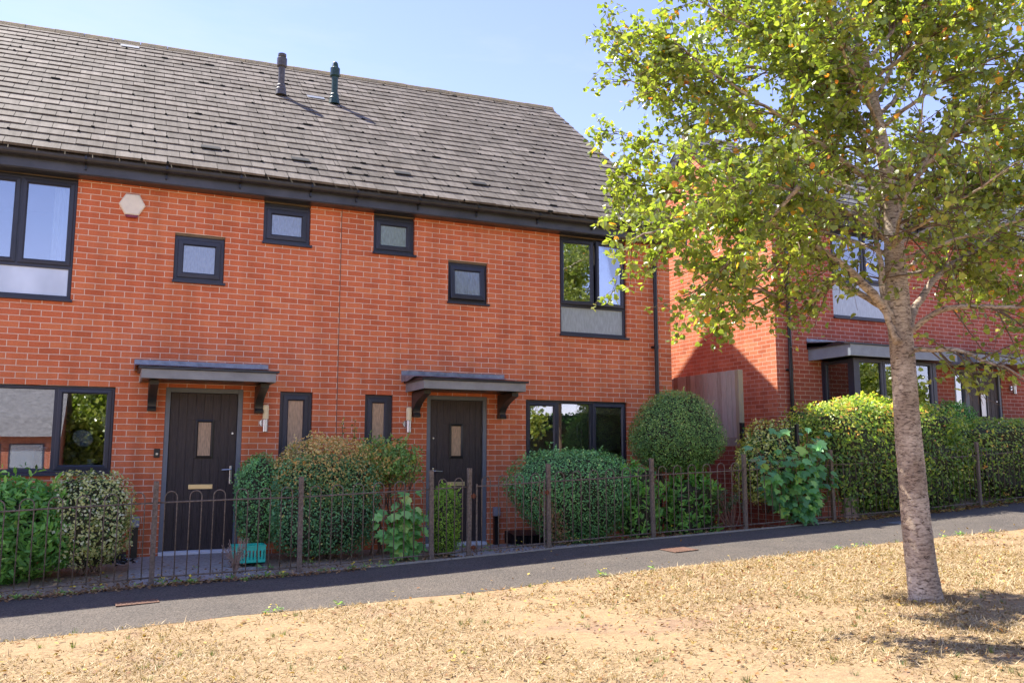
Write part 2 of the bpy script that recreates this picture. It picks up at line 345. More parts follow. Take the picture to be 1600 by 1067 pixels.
def scatter(name, P, Nrm, Dir, size, kind, material, rng, parent=None, rnd=None, jit=.3):
    """one mesh of leaves at points P, facing Nrm, tips toward Dir"""
    T, Fq = LEAF[kind]; n = len(P)
    Nrm = Nrm/np.maximum(1e-6, np.linalg.norm(Nrm, axis=1, keepdims=True))
    Y = Dir-Nrm*np.sum(Dir*Nrm, axis=1, keepdims=True); Y /= np.maximum(1e-6, np.linalg.norm(Y, axis=1, keepdims=True))
    X = np.cross(Y, Nrm); S = size*(1+jit*rng.uniform(-1, 1, n)) if np.isscalar(size) else size
    W = rng.uniform(.75, 1.15, n); Z = rng.uniform(-.6, 1.8, n)
    V = P[:, None, :]+S[:, None, None]*(T[None, :, 0:1]*W[:, None, None]*X[:, None, :]+T[None, :, 1:2]*Y[:, None, :]+T[None, :, 2:3]*Z[:, None, None]*Nrm[:, None, :])
    k = len(T); F = (Fq[None]+np.arange(n)[:, None, None]*k).reshape(-1, 4)
    if rnd is None: rnd = rng.uniform(0, 1, n)
    tri = F[:, 2] == F[:, 3]
    if tri.any():   # split everything into triangles so that all faces have one size
        Q = F[~tri]; F = np.concatenate([Q[:, [0, 1, 2]], Q[:, [0, 2, 3]], F[tri][:, :3]])
    return np_mesh(name, V.reshape(-1, 3), F, material, parent, np.repeat(rnd, k))

# ------------------------------------------------------------------ the lie of the land
FX = [-60, -20, -9.12, -7.8, -6.3, -4.8, -3.3, -1.76, -.24, 1.37, 3.7, 5.5, 9, 60]
FZ = [-1.8, -.42, -.10, -.045, -.015, .045, .115, .18, .235, .30, .39, .50, .72, 3.0]
def fence_z(x): return np.interp(x, FX, FZ)
def gz(x, y):      # path and green, y <= -2
    d = np.minimum(-2-np.asarray(y), 1.9); e = np.maximum(-3.9-np.asarray(y), 0)
    return fence_z(x)-.022*d-.014*np.minimum(e, 12)
def garden_z(x, y):  # front gardens of the pair, -2..0
    t = np.clip(-np.asarray(y)/2, 0, 1); lo = np.interp(x, [-12, -7, -3, 1], [-.03, .03, -.03, .05])
    return lo*(1-t)+(fence_z(x)-.01)*t
def garden2_z(x, y):
    t = np.clip((-np.asarray(y)-.9)/1.0, 0, 1); return .74*(1-t)+(fence_z(x)-.01)*t

def lumps(x, y, a, s, seed=0):
    r = np.random.RandomState(seed); z = np.zeros(np.broadcast(x, y).shape)
    for _ in range(7):
        k = r.normal(size=2)*s; z = z+np.sin(k[0]*x+k[1]*y+r.uniform(0, 6.3))
    return a*z/3

def grid(name, xs, ys, fz, material, kind='structure', extra=0, lump=None):
    X, Y = np.meshgrid(xs, ys); Z = fz(X, Y)+extra
    if lump: Z = Z+lumps(X, Y, *lump)
    nx, ny = len(xs), len(ys); V = np.stack([X, Y, Z], -1).reshape(-1, 3)
    i = (np.arange(ny-1)[:, None]*nx+np.arange(nx-1)[None]).ravel()
    o = np_mesh(name, V, np.stack([i, i+1, i+nx+1, i+nx], 1), material, smooth=True)
    o['kind'] = kind; return o

def ground_mat():
    m = bpy.data.materials.new('parched_ground'); N, L = nodes(m); b = N['Principled BSDF']; b.inputs['Roughness'].default_value = .97; b.inputs['Specular IOR Level'].default_value = .1
    tcn = N.new('ShaderNodeTexCoord')
    n1 = N.new('ShaderNodeTexNoise'); n1.inputs['Scale'].default_value = 1.1; n1.inputs['Detail'].default_value = 7; n1.inputs['Roughness'].default_value = .7
    n2 = N.new('ShaderNodeTexNoise'); n2.inputs['Scale'].default_value = 17; n2.inputs['Detail'].default_value = 6; n2.inputs['Roughness'].default_value = .75
    L.new(tcn.outputs['Object'], n1.inputs[0]); L.new(tcn.outputs['Object'], n2.inputs[0])
    r1 = N.new('ShaderNodeValToRGB'); r1.color_ramp.elements[0].position = .54; r1.color_ramp.elements[1].position = .66
    L.new(n1.outputs['Fac'], r1.inputs[0])
    n4 = N.new('ShaderNodeTexNoise'); n4.inputs['Scale'].default_value = 75; n4.inputs['Detail'].default_value = 5; L.new(tcn.outputs['Object'], n4.inputs[0])
    mn = N.new('ShaderNodeMixRGB'); mn.inputs[0].default_value = .5; L.new(n2.outputs['Fac'], mn.inputs[1]); L.new(n4.outputs['Fac'], mn.inputs[2])
    r2 = N.new('ShaderNodeValToRGB'); r2.color_ramp.elements[0].position = .36; r2.color_ramp.elements[1].position = .60
    r2.color_ramp.elements[0].color = (.23, .155, .09, 1); r2.color_ramp.elements[1].color = (.39, .28, .155, 1)
    L.new(mn.outputs[0], r2.inputs[0])
    r3 = N.new('ShaderNodeValToRGB'); r3.color_ramp.elements[0].position = .3; r3.color_ramp.elements[1].position = .7
    r3.color_ramp.elements[0].color = (.20, .125, .08, 1); r3.color_ramp.elements[1].color = (.33, .225, .145, 1)
    L.new(n2.outputs['Fac'], r3.inputs[0])
    mx = N.new('ShaderNodeMixRGB'); L.new(r1.outputs[0], mx.inputs[0]); L.new(r2.outputs[0], mx.inputs[1]); L.new(r3.outputs[0], mx.inputs[2])
    L.new(mx.outputs[0], b.inputs['Base Color'])
    bp = N.new('ShaderNodeBump'); bp.inputs['Strength'].default_value = .8; bp.inputs['Distance'].default_value = .02
    L.new(n2.outputs['Fac'], bp.inputs['Height']); L.new(bp.outputs[0], b.inputs['Normal'])
    return m
M['ground'] = ground_mat()
def asphalt_mat():
    m = bpy.data.materials.new('asphalt'); N, L = nodes(m); b = N['Principled BSDF']; b.inputs['Roughness'].default_value = .9; b.inputs['Specular IOR Level'].default_value = .3
    tcn = N.new('ShaderNodeTexCoord')
    v = N.new('ShaderNodeTexVoronoi'); v.inputs['Scale'].default_value = 95; L.new(tcn.outputs['Object'], v.inputs[0])
    n = N.new('ShaderNodeTexNoise'); n.inputs['Scale'].default_value = 1.6; n.inputs['Detail'].default_value = 7; n.inputs['Roughness'].default_value = .7; L.new(tcn.outputs['Object'], n.inputs[0])
    r = N.new('ShaderNodeValToRGB'); r.color_ramp.elements[0].color = (.045, .039, .034, 1); r.color_ramp.elements[1].color = (.175, .152, .13, 1)
    L.new(v.outputs['Color'], r.inputs[0])
    r2 = N.new('ShaderNodeValToRGB'); r2.color_ramp.elements[0].position = .3; r2.color_ramp.elements[1].position = .75
    r2.color_ramp.elements[0].color = (.72, .72, .72, 1); r2.color_ramp.elements[1].color = (1.1, 1.06, 1, 1); L.new(n.outputs['Fac'], r2.inputs[0])
    mx = N.new('ShaderNodeMixRGB'); mx.blend_type = 'MULTIPLY'; mx.inputs[0].default_value = 1
    L.new(r.outputs[0], mx.inputs[1]); L.new(r2.outputs[0], mx.inputs[2]); L.new(mx.outputs[0], b.inputs['Base Color'])
    bp = N.new('ShaderNodeBump'); bp.inputs['Strength'].default_value = .8; bp.inputs['Distance'].default_value = .006
    L.new(v.outputs['Distance'], bp.inputs['Height']); L.new(bp.outputs[0], b.inputs['Normal'])
    return m
M['asphalt'] = asphalt_mat()
M['soil'] = mat('garden_soil', (.20, .15, .105), rough=1, col2=(.48, .37, .26), nscale=30, bump=.8, bscale=50)

xs_f = np.concatenate([np.linspace(-400, -60, 6)[:-1], np.linspace(-60, -16, 12)[:-1], np.arange(-16, 16, .25), np.linspace(16, 60, 12), np.linspace(60, 400, 6)[1:]])
ys_f = np.concatenate([np.linspace(-400, -60, 6)[:-1], np.linspace(-60, -14, 12)[:-1], np.arange(-14, -1.99, .25)])
def base_z(X, Y): return gz(np.clip(X, -60, 60), Y)
grid('green', xs_f, ys_f, base_z, M['ground'])
grid('back_ground', np.linspace(-400, 400, 9), [-2.05, 12, 60, 400], lambda X, Y: X*0-.45, M['ground'])
# path: edges wander a little where the grass has crept over it
def path():
    xs = np.arange(-30, 30.01, .2); ts = np.linspace(0, 1, 9)
    X, T = np.meshgrid(xs, ts); near = -3.93+.035*np.sin(X*1.7)+.025*np.sin(X*4.3+1)+.012*np.sin(X*11)
    Y = -2.04*(1-T)+near*T; Z = gz(X, Y)+.012*(1-T)+.012*np.sin(pi*T)+.002
    nx = len(xs); V = np.stack([X, Y, Z], -1).reshape(-1, 3); i = (np.arange(8)[:, None]*nx+np.arange(nx-1)[None]).ravel()
    np_mesh('path', V, np.stack([i, i+1, i+nx+1, i+nx], 1), M['asphalt'], smooth=True)['kind'] = 'structure'
path()
grid('garden_soil', np.arange(-14, .96, .15), np.linspace(-2, .02, 15), garden_z, M['soil'], lump=(.012, 6, 3))
grid('side_passage', np.linspace(.02, 2.18, 6), np.linspace(-.0, 9, 6), lambda X, Y: X*0+.12, M['paving'])
grid('upper_garden_soil', np.arange(1.06, 16, .2), np.linspace(-1.98, .02, 12), garden2_z, M['soil'], lump=(.012, 6, 4))
grid('garden_step_soil', np.linspace(.9, 1.1, 3), np.linspace(-2, .02, 15), garden_z, M['soil'])
def edging():
    mb = MB()
    for x in np.arange(-6.4, .9, .91):
        z0, z1 = fence_z(x), fence_z(x+.9)
        vs = [(x, -2.07, z0-.05), (x+.9, -2.07, z1-.05), (x+.9, -2.02, z1-.05), (x, -2.02, z0-.05), (x, -2.07, z0+.025), (x+.9, -2.07, z1+.025), (x+.9, -2.02, z1+.028), (x, -2.02, z0+.028)]
        mb.add(vs, [(0, 1, 2, 3), (4, 7, 6, 5), (0, 4, 5, 1), (3, 2, 6, 7), (0, 3, 7, 4), (1, 5, 6, 2)])
    mb.build('path_edging', M['concrete'])['kind'] = 'structure'
edging()
def slab(name, x0, x1):
    grid(name, np.linspace(x0, x1, 8), np.linspace(-1.99, -.005, 8), garden_z, M['paving'], extra=.022)
slab('left_door_path', -8.0, -6.55); slab('right_door_path', -4.4, -2.55)

# ------------------------------------------------------------------ buildings
EZ = lambda x, k=.004: k*x              # the eaves rise a hair to the right
def wall_front(mb, x0, x1, z0, ztop, holes, y=0.0, rev=.10):
    """front wall with openings (x0,x1,z0,z1) and their reveals"""
    xs = sorted({x0, x1, *[h[0] for h in holes], *[h[1] for h in holes]}); zs = sorted({z0, ztop, *[h[2] for h in holes], *[h[3] for h in holes]})
    for a, b_ in zip(xs, xs[1:]):
        for c, d in zip(zs, zs[1:]):
            cx, cz = (a+b_)/2, (c+d)/2
            if any(h[0] < cx < h[1] and h[2] < cz < h[3] for h in holes): continue
            mb.quad((a, y, c), (b_, y, c), (b_, y, d), (a, y, d))
    for a, b_, c, d in holes:
        mb.quad((a, y, c), (a, y+rev, c), (a, y+rev, d), (a, y, d)); mb.quad((b_, y, c), (b_, y, d), (b_, y+rev, d), (b_, y+rev, c))
        mb.quad((a, y, d), (a, y+rev, d), (b_, y+rev, d), (b_, y, d)); mb.quad((a, y, c), (b_, y, c), (b_, y+rev, c), (a, y+rev, c))

def tile_mat(name, c1, c2, c3, moss):
    m = bpy.data.materials.new(name); N, L = nodes(m); b = N['Principled BSDF']; b.inputs['Roughness'].default_value = .8; b.inputs['Specular IOR Level'].default_value = .15
    at = N.new('ShaderNodeAttribute'); at.attribute_name = 'rnd'; cr = N.new('ShaderNodeValToRGB')
    cr.color_ramp.elements[0].color = (*c1, 1); cr.color_ramp.elements[1].color = (*c3, 1); e = cr.color_ramp.elements.new(.55); e.color = (*c2, 1)
    L.new(at.outputs['Fac'], cr.inputs[0])
    tcn = N.new('ShaderNodeTexCoord'); mpn = N.new('ShaderNodeMapping'); mpn.inputs['Scale'].default_value = (9, 1.2, 1.2)
    n = N.new('ShaderNodeTexNoise'); n.inputs['Scale'].default_value = 1.5; n.inputs['Detail'].default_value = 7; n.inputs['Roughness'].default_value = .7
    L.new(tcn.outputs['Object'], mpn.inputs[0]); L.new(mpn.outputs[0], n.inputs[0])
    r = N.new('ShaderNodeValToRGB'); r.color_ramp.elements[0].position = .3; r.color_ramp.elements[1].position = .72
    r.color_ramp.elements[0].color = (.62, .60, .58, 1); r.color_ramp.elements[1].color = (1.25, 1.25, 1.25, 1); L.new(n.outputs['Fac'], r.inputs[0])
    mx = N.new('ShaderNodeMixRGB'); mx.blend_type = 'MULTIPLY'; mx.inputs[0].default_value = 1; L.new(cr.outputs[0], mx.inputs[1]); L.new(r.outputs[0], mx.inputs[2])
    n2 = N.new('ShaderNodeTexNoise'); n2.inputs['Scale'].default_value = 1.1; n2.inputs['Detail'].default_value = 8; n2.inputs['Roughness'].default_value = .75; L.new(tcn.outputs['Object'], n2.inputs[0])
    r2 = N.new('ShaderNodeValToRGB'); r2.color_ramp.elements[0].position = .52; r2.color_ramp.elements[1].position = .72; r2.color_ramp.elements[1].color = (.6, .6, .6, 1)
    L.new(n2.outputs['Fac'], r2.inputs[0])
    m2 = N.new('ShaderNodeMixRGB'); m2.inputs[2].default_value = (*moss, 1); L.new(r2.outputs[0], m2.inputs[0]); L.new(mx.outputs[0], m2.inputs[1]); L.new(m2.outputs[0], b.inputs['Base Color'])
    n3 = N.new('ShaderNodeTexNoise'); n3.inputs['Scale'].default_value = 60; L.new(tcn.outputs['Object'], n3.inputs[0])
    bp = N.new('ShaderNodeBump'); bp.inputs['Strength'].default_value = .3; bp.inputs['Distance'].default_value = .01; L.new(n3.outputs['Fac'], bp.inputs['Height']); L.new(bp.outputs[0], b.inputs['Normal'])
    return m
M['tile'] = tile_mat('roof_tile', (.130, .113, .092), (.165, .144, .118), (.215, .188, .156), (.10, .078, .055))
M['tile_b'] = tile_mat('roof_tile_pale', (.11, .11, .11), (.15, .15, .15), (.2, .2, .2), (.10, .09, .075))
M['moss'] = mat('dark_moss', (.012, .012, .006), rough=1, noise=.6, nscale=50)
M['ridge'] = mat('ridge_tile', (.13, .115, .08), rough=.9, col2=(.26, .19, .09), nscale=7, bump=.5)

def roof(parent, x0, x1, y0, z0, yr, zr, kz=0.0, kr=0.0, gauge=.262, tw=.30, name='roof', material=None, seed=1, moss=150, back=True):
    """interlocking flat tiles laid in courses from the eave (y0,z0) to the ridge (yr,zr)"""
    rng = np.random.RandomState(seed); Ls = math.hypot(yr-y0, zr-z0); nrow = int(round(Ls/gauge)); g = Ls/nrow
    V = []; F = []; R = []
    def pt(x, s, h):    # s along the slope 0..Ls, h above it
        t = s/Ls; za = z0+kz*x; zb = zr+kr*x; y = y0+(yr-y0)*t; z = za+(zb-za)*t
        ny, nz_ = -(zb-za), (yr-y0); l = math.hypot(ny, nz_); return (x, y+ny/l*h, z+nz_/l*h)
    for r in range(nrow):
        off = (r % 2)*.5*tw; k = math.floor((x0-off)/tw)
        while k*tw+off < x1-.001:
            a, b_ = max(x0, k*tw+off), min(x1, (k+1)*tw+off); k += 1
            if b_-a < .02: continue
            gap = .003; h = .020+rng.uniform(-.002, .005); tl = rng.uniform(-.0025, .0025); s0 = r*g+rng.uniform(-.004, .004); s1 = min((r+1)*g+.03, Ls)
            o = len(V); q = [pt(a+gap, s0, h+tl), pt(b_-gap, s0, h-tl), pt(b_-gap, s1, .004), pt(a+gap, s1, .004), pt(a+gap, s0, -.008), pt(b_-gap, s0, -.008)]
            V += q; F += [(o, o+1, o+2, o+3), (o, o+4, o+5, o+1)]; R += [min(1, max(0, rng.normal(.5, .27)))]*6
    # bed below the tiles, and the rear slope
    o = len(V); V += [pt(x0, 0, -.045), pt(x1, 0, -.045), pt(x1, Ls, -.045), pt(x0, Ls, -.045)]; F += [(o, o+1, o+2, o+3)]; R += [0]*4
    if back:
        yb = 2*yr-y0; o = len(V); V += [(x0, yb, z0+kz*x0), (x1, yb, z0+kz*x1), (x1, yr, zr+kr*x1), (x0, yr, zr+kr*x0)]; F += [(o, o+1, o+2, o+3)]; R += [.5]*4
    ob = np_mesh(name, V, F, material or M['tile'], parent, R)
    mb = MB()    # moss tufts lodged in the joints
    for _ in range(moss):
        r = rng.randint(0, nrow); x = rng.uniform(x0+.1, x1-.1); x = round((x-(r % 2)*.15)/tw)*tw+(r % 2)*.15 if rng.rand() < .8 else x
        if not x0+.05 < x < x1-.05: continue
        w = rng.uniform(.008, .026)*(rng.uniform(2, 4.5) if rng.rand() < .16 else 1); s = r*g
        P = [pt(x-w, s-.006, .0), pt(x-w*.3, s-.02, .0), pt(x+w, s-.008, 0), pt(x+w*.8, s+.006, .030), pt(x-w*.7, s+.008, .031), pt(x, s-.004, .034)]
        mb.add(P, [(0, 1, 5), (1, 2, 5), (2, 3, 5), (3, 4, 5), (4, 0, 5)])
    mb.build('moss', M['moss'], ob)['kind'] = 'stuff'
    # ridge capping in half-metre lengths
    mb = MB(); x = x0
    while x < x1-.02:
        e = min(x+.45, x1); a0 = zr+kr*x; a1 = zr+kr*e; j = rng.uniform(-.004, .004)
        pr = [(-.13, -.075), (-.07, .01), (0, .05), (.07, .01), (.13, -.075), (.12, -.10), (-.12, -.10)]
        vs = [(x+.004, yr+u, a0+w+j) for u, w in pr]+[(e-.004, yr+u, a1+w+j) for u, w in pr]; n = len(pr)
        mb.add(vs, [(i, (i+1) % n, n+(i+1) % n, n+i) for i in range(n)]+[tuple(range(n-1, -1, -1)), tuple(range(n, 2*n))]); x = e
    mb.build('ridge_tile', M['ridge'], parent)
    return ob, pt, g

def gutter(parent, x0, x1, yf, ztop, k=.004, brackets=()):
    """half-round gutter, fascia board and soffit below the tiles"""
    mb = MB(); R = .056; yc = yf-.065; n = 8
    ring = [(yc-R*cos(pi*i/n), -R*sin(pi*i/n)*1.15) for i in range(n+1)]+[(yc+(R-.006)*cos(pi*i/n), -(R-.006)*sin(pi*i/n)*1.15) for i in range(n+1)]
    xsn = np.linspace(x0, x1, 12); vs = []; fs = []; m = len(ring)
    for x in xsn: vs += [(x, u, ztop+k*x+w) for u, w in ring]
    for i in range(len(xsn)-1): fs += [(i*m+j, i*m+(j+1) % m, (i+1)*m+(j+1) % m, (i+1)*m+j) for j in range(m)]
    fs += [tuple(range(m)), tuple(range((len(xsn)-1)*m, len(xsn)*m))]
    mb.add(vs, fs); g = mb.build('gutter', M['gutter'], parent)
    for x in brackets:
        mb = MB(); z = ztop+k*x
        ring = [(yc-(R+.004)*cos(pi*i/n), -(R+.006)*sin(pi*i/n)*1.15) for i in range(n+1)]
        vs = [(x-.013, u, z+w) for u, w in ring]+[(x+.013, u, z+w) for u, w in ring]; m = n+1
        mb.add(vs, [(i, i+1, m+i+1, m+i) for i in range(m-1)])
        mb.box(x-.013, x+.013, yc-R-.008, yc-R+.003, z-.03, z+.012); mb.box(x-.01, x+.01, yf-.03, yf, z-.13, z-.02)
        mb.build('bracket', M['black_plastic'], g)
    mb = MB(); z0, z1 = ztop+k*x0, ztop+k*x1
    pr = [(yf, .03), (yf, -.175), (yf+.02, -.19), (yf+.025, .03)]
    mb.add([(x0, u, z0+w) for u, w in pr]+[(x1, u, z1+w) for u, w in pr], [(0, 1, 5, 4), (1, 2, 6, 5), (2, 3, 7, 6), (0, 4, 7, 3), (0, 3, 2, 1), (4, 5, 6, 7)])
    mb.build('fascia_board', M['fascia'], parent)
    mb = MB(); mb.quad((x0, yf+.02, z0-.188), (x1, yf+.02, z1-.188), (x1, .01, z1-.188), (x0, .01, z0-.188)); mb.build('soffit', M['gutter'], parent, norm=False)

YF = .045     # window frames sit this far back from the face of the brickwork
def sash(parent, x0, x1, z0, z1, y, gm, w=.058, name='sash', hinge=None, ang=0, gname='pane'):
    """one opening light: mitred chamfered frame and its pane; hinge = 'l','r','t' opens outward by ang"""
    mb = MB(); mb.rings(x0, x1, z0, z1, [(0, y+.05), (0, y+.004), (.006, y), (w-.016, y-.004), (w, y+.014), (w, y+.05)])
    if hinge is None: loc = (x0, y+.03, z0)
    else: loc = {'l': (x0, y+.03, z0), 'r': (x1, y+.03, z0), 't': (x0, y+.03, z1)}[hinge]
    o = mb.build(name, M['frame'], parent, loc=loc)
    g = MB(); g.box(x0+w-.004, x1-w+.004, y+.022, y+.034, z0+w-.004, z1-w+.004)
    p = g.build(gname, gm, o if hinge else parent, loc=loc if hinge else None)
    if hinge:
        p.location = (0, 0, 0)
        o.rotation_euler = (0, 0, -ang) if hinge == 'l' else (0, 0, ang) if hinge == 'r' else (-ang, 0, 0)
    return o
def window(house, x0, x1, z0, z1, lights, y=None, sill=True, head=0.0, wf=.045, label=None, sw=.058):
    """outer frame (part) > sashes, panes, sill. lights: dicts with x0,x1,z0,z1 in fractions of the opening, kind, glass"""
    y = YF if y is None else y
    mb = MB(); zt = z1-head
    mb.rings(x0+.003, x1-.003, z0+.003, zt-.002, [(0, y+.07), (0, y), (.005, y-.004), (wf-.008, y-.004), (wf, y+.008), (wf, y+.07)])
    W = x1-x0; H = zt-z0; done = set()
    for l in lights:
        for v, ax in ((l['x0'], 'x'), (l['z0'], 'z')):
            if v <= 0 or (v, ax, l['z0'] if ax == 'x' else 0) in done: continue
            done.add((v, ax, l['z0'] if ax == 'x' else 0)); h = .024
            if ax == 'x': mb.box(x0+v*W-h, x0+v*W+h, y-.002, y+.07, z0+l['z0']*H+.02, z0+l['z1']*H-.02)
            else: mb.box(x0+.04, x1-.04, y-.003, y+.07, z0+v*H-h, z0+v*H+h)
    o = mb.build('window', M['frame'], house)
    if label: o['label'] = label
    if head > 0:
        hb = MB(); hb.box(x0+.004, x1-.004, y+.02, y+.09, zt, z1-.003); hb.cur = 1; hb.box(x0+.004, x1-.004, y-.02, y+.018, z1-.03, z1-.006)
        hb.build('head_trim', [M['frame'], M['timber_strip']], o)
    for l in lights:
        a = x0+l['x0']*W+(wf-.012 if l['x0'] <= 0 else .014); b_ = x0+l['x1']*W-(wf-.012 if l['x1'] >= 1 else .014)
        c = z0+l['z0']*H+(wf-.012 if l['z0'] <= 0 else .014); d = z0+l['z1']*H-(wf-.012 if l['z1'] >= 1 else .014)
        gm = M[l.get('glass', 'glass')]
        if l.get('kind') == 'sash': sash(o, a, b_, c, d, y-.018, gm, w=sw, hinge=l.get('hinge'), ang=l.get('ang', 0))
        else:
            g = MB(); g.box(a-.002, b_+.002, y+.024, y+.036, c-.002, d+.002); g.build('pane', gm, o)
            bd = MB(); bd.rings(a+.0, b_-.0, c, d, [(0, y+.03), (0, y+.003), (.011, y+.02), (.011, y+.03)]); bd.build('bead', M['frame'], o)
    if sill:
        s = MB(); s.prism([(y+.06, z0+.012), (-.045, z0-.006), (-.045, z0-.032), (-.02, z0-.036), (y+.06, z0-.03)], x0-.012, x1+.02)
        s.build('sill', M['frame'], o)
    return o

def door(house, x0, x1, z0, z1, lite, slot, handle_side='r', frame_mat='frame_grey', y=.03, leafglass='frost_tan_reflect', th=True, slotm='brass', dm='door'):
    fw = .06; mb = MB()
    mb.box(x0, x0+fw, y-.02, y+.08, z0, z1, b=.004); mb.box(x1-fw, x1, y-.02, y+.08, z0, z1, b=.004); mb.box(x0+fw-.002, x1-fw+.002, y-.018, y+.08, z1-fw, z1-.001, b=.004)
    d = mb.build('door_frame', M[frame_mat], house)
    lf = MB(); a, b_ = x0+fw+.004, x1-fw-.004; n = 8; pw = (b_-a)/n; zb, zt = z0+.045, z1-fw-.004
    for i in range(n):      # tongued boards, cut round the glazed slot
        u0, u1 = a+i*pw, a+(i+1)*pw; g = .0018
        segs = [(zb, zt)] if (u1 < lite[0]-.02 or u0 > lite[1]+.02) else [(zb, lite[2]), (lite[3], zt)]
        for s0, s1 in segs: lf.box(u0+g, u1-g, y+.010, y+.05, s0, s1, b=.0025)
    lf.box(a, b_, y+.0145, y+.045, zb, lite[2]); lf.box(a, b_, y+.0145, y+.045, lite[3], zt); lf.box(a, lite[0], y+.0145, y+.045, lite[2], lite[3]); lf.box(lite[1], b_, y+.0145, y+.045, lite[2], lite[3])
    leaf = lf.build('door', M[dm], house)
    c = MB(); c.rings(lite[0]-.012, lite[1]+.012, lite[2]-.012, lite[3]+.012, [(0, y+.02), (0, y+.0), (.02, y-.004), (.035, y+.012), (.035, y+.02)]); c.build('glazing_trim', M['black_plastic'], leaf)
    c = MB(); c.box(lite[0], lite[1], y+.018, y+.026, lite[2], lite[3]); c.build('door_glass', M[leafglass], leaf)
    sl = MB(); sl.box(slot[0], slot[1], y-.002, y+.012, slot[2], slot[3], b=.004); sl.box(slot[0]+.02, slot[1]-.02, y-.006, y-.001, slot[2]+.017, slot[3]-.017); sl.build('letterbox', M[slotm], leaf)
    hx = b_-.05 if handle_side == 'r' else a+.05; s = -1 if handle_side == 'r' else 1; hz = z0+.98
    h = MB(); h.box(hx-.016, hx+.016, y-.004, y+.011, hz-.13, hz+.11, b=.005); h.tube([(hx, y, hz+.06), (hx, y-.05, hz+.06), (hx+s*.015, y-.058, hz+.06), (hx+s*.12, y-.058, hz+.055)], .009, 8)
    h.tube([(hx, y+.004, hz-.07), (hx, y-.012, hz-.07)], .011, 10); h.build('handle', M['steel'], leaf)
    k = MB(); k.tube([(hx, y+.01, z0+1.5), (hx, y+.0, z0+1.5)], .013, 10); k.build('lock', M['steel'], leaf)
    if th:
        t = MB(); t.prism([(y+.06, z0+.045), (y-.01, z0+.04), (y-.055, z0+.02), (y-.055, z0-.01), (y+.06, z0-.01)], x0+.004, x1-.004); t.build('threshold', M['white'], house)
    return leaf

def canopy(house, x0, x1, zf0, zf1, zb, depth, m='canopy', brackets=(), over=.07):
    c = MB(); w = .02
    c.box(x0, x1, -depth, -depth+w, zf0, zf1, b=.003)
    c.prism([(-depth+w, zf0), (-depth+w, zf1), (-.002, zf1+.01), (-.002, zf0)], x0, x0+w); c.prism([(-depth+w, zf0), (-depth+w, zf1), (-.002, zf1+.01), (-.002, zf0)], x1-w, x1)
    o = c.build('canopy', M[m], house)
    s = MB(); s.box(x0+w, x1-w, -depth+w, -.003, zf0+.012, zf0+.02); s.build('canopy_soffit', M['black_plastic'], o)
    t = MB(); t.prism([(-depth-.025, zf1+.004), (-depth-.025, zf1+.028), (-.10, zb-.035), (-.003, zb-.02), (-.003, zf1+.004)], x0-.03, x1+.035)
    t.build('canopy_roof', M['gutter'], o)
    l = MB(); n = 14; vs = []
    for i in range(n+1):       # crumpled lead flashing dressed over the top and turned up the wall
        x = x0-over+(x1-x0+over*1.3)*i/n; r = random.uniform(-.004, .004)
        vs += [(x, -depth*.75+r*3, zf1+.035+(zb-zf1)*.2+r), (x, -.10, zb-.018+r), (x, -.012, zb+.0+r), (x, -.008, zb+.055+r)]
    fs = [(i*4+j, i*4+j+1, i*4+j+5, i*4+j+4) for i in range(n) for j in range(3)]
    e0 = [(x0-over, -.012, zb-.11), (x0-over, -depth*.4, zf1+.02)]; k = len(vs)
    l.add(vs+e0, fs+[(0, 1, k+1), (1, 2, k), (1, k, k+1)]); l.build('lead_flashing', M['lead'], o, norm=False)
    for bx in brackets:
        b_ = MB(); n = 10; zt = zf0+.0; zb_ = zf0-.35; dtop = depth*.66
        inner = [(-.004, zt), (-.004, zb_)]; outer = [(-.11, zb_), (-.12, zb_+.03)]+[(-.085-.0-(dtop-.085)*(i/n)**2.2+.0, zb_+.06+(zt-.05-zb_-.06)*(i/n)) for i in range(n+1)]+[(-dtop, zt)]
        b_.prism(inner+outer, bx-.05, bx+.05); b_.build('bracket', M['bracket'], o)
    return o

def wall_lamp(house, x, z):
    l = MB(); n = 16
    l.tube([(x-.02, -.001, z+.12), (x-.02, -.02, z+.12)], .048, 20); l.tube([(x-.02, -.02, z+.12), (x, -.065, z+.12)], .012, 8); l.lathe([(.034, 0), (.036, .004), (.036, .16), (.034, .165)], (x, -.075, z), 18)
    o = l.build('wall_lamp', M['steel'], house)
    s = MB(); s.lathe([(.037, .165), (.039, .17), (.039, .335), (.03, .35), (.012, .352)], (x, -.075, z), 18); s.build('lamp_shade', M['opal'], o)
    return o

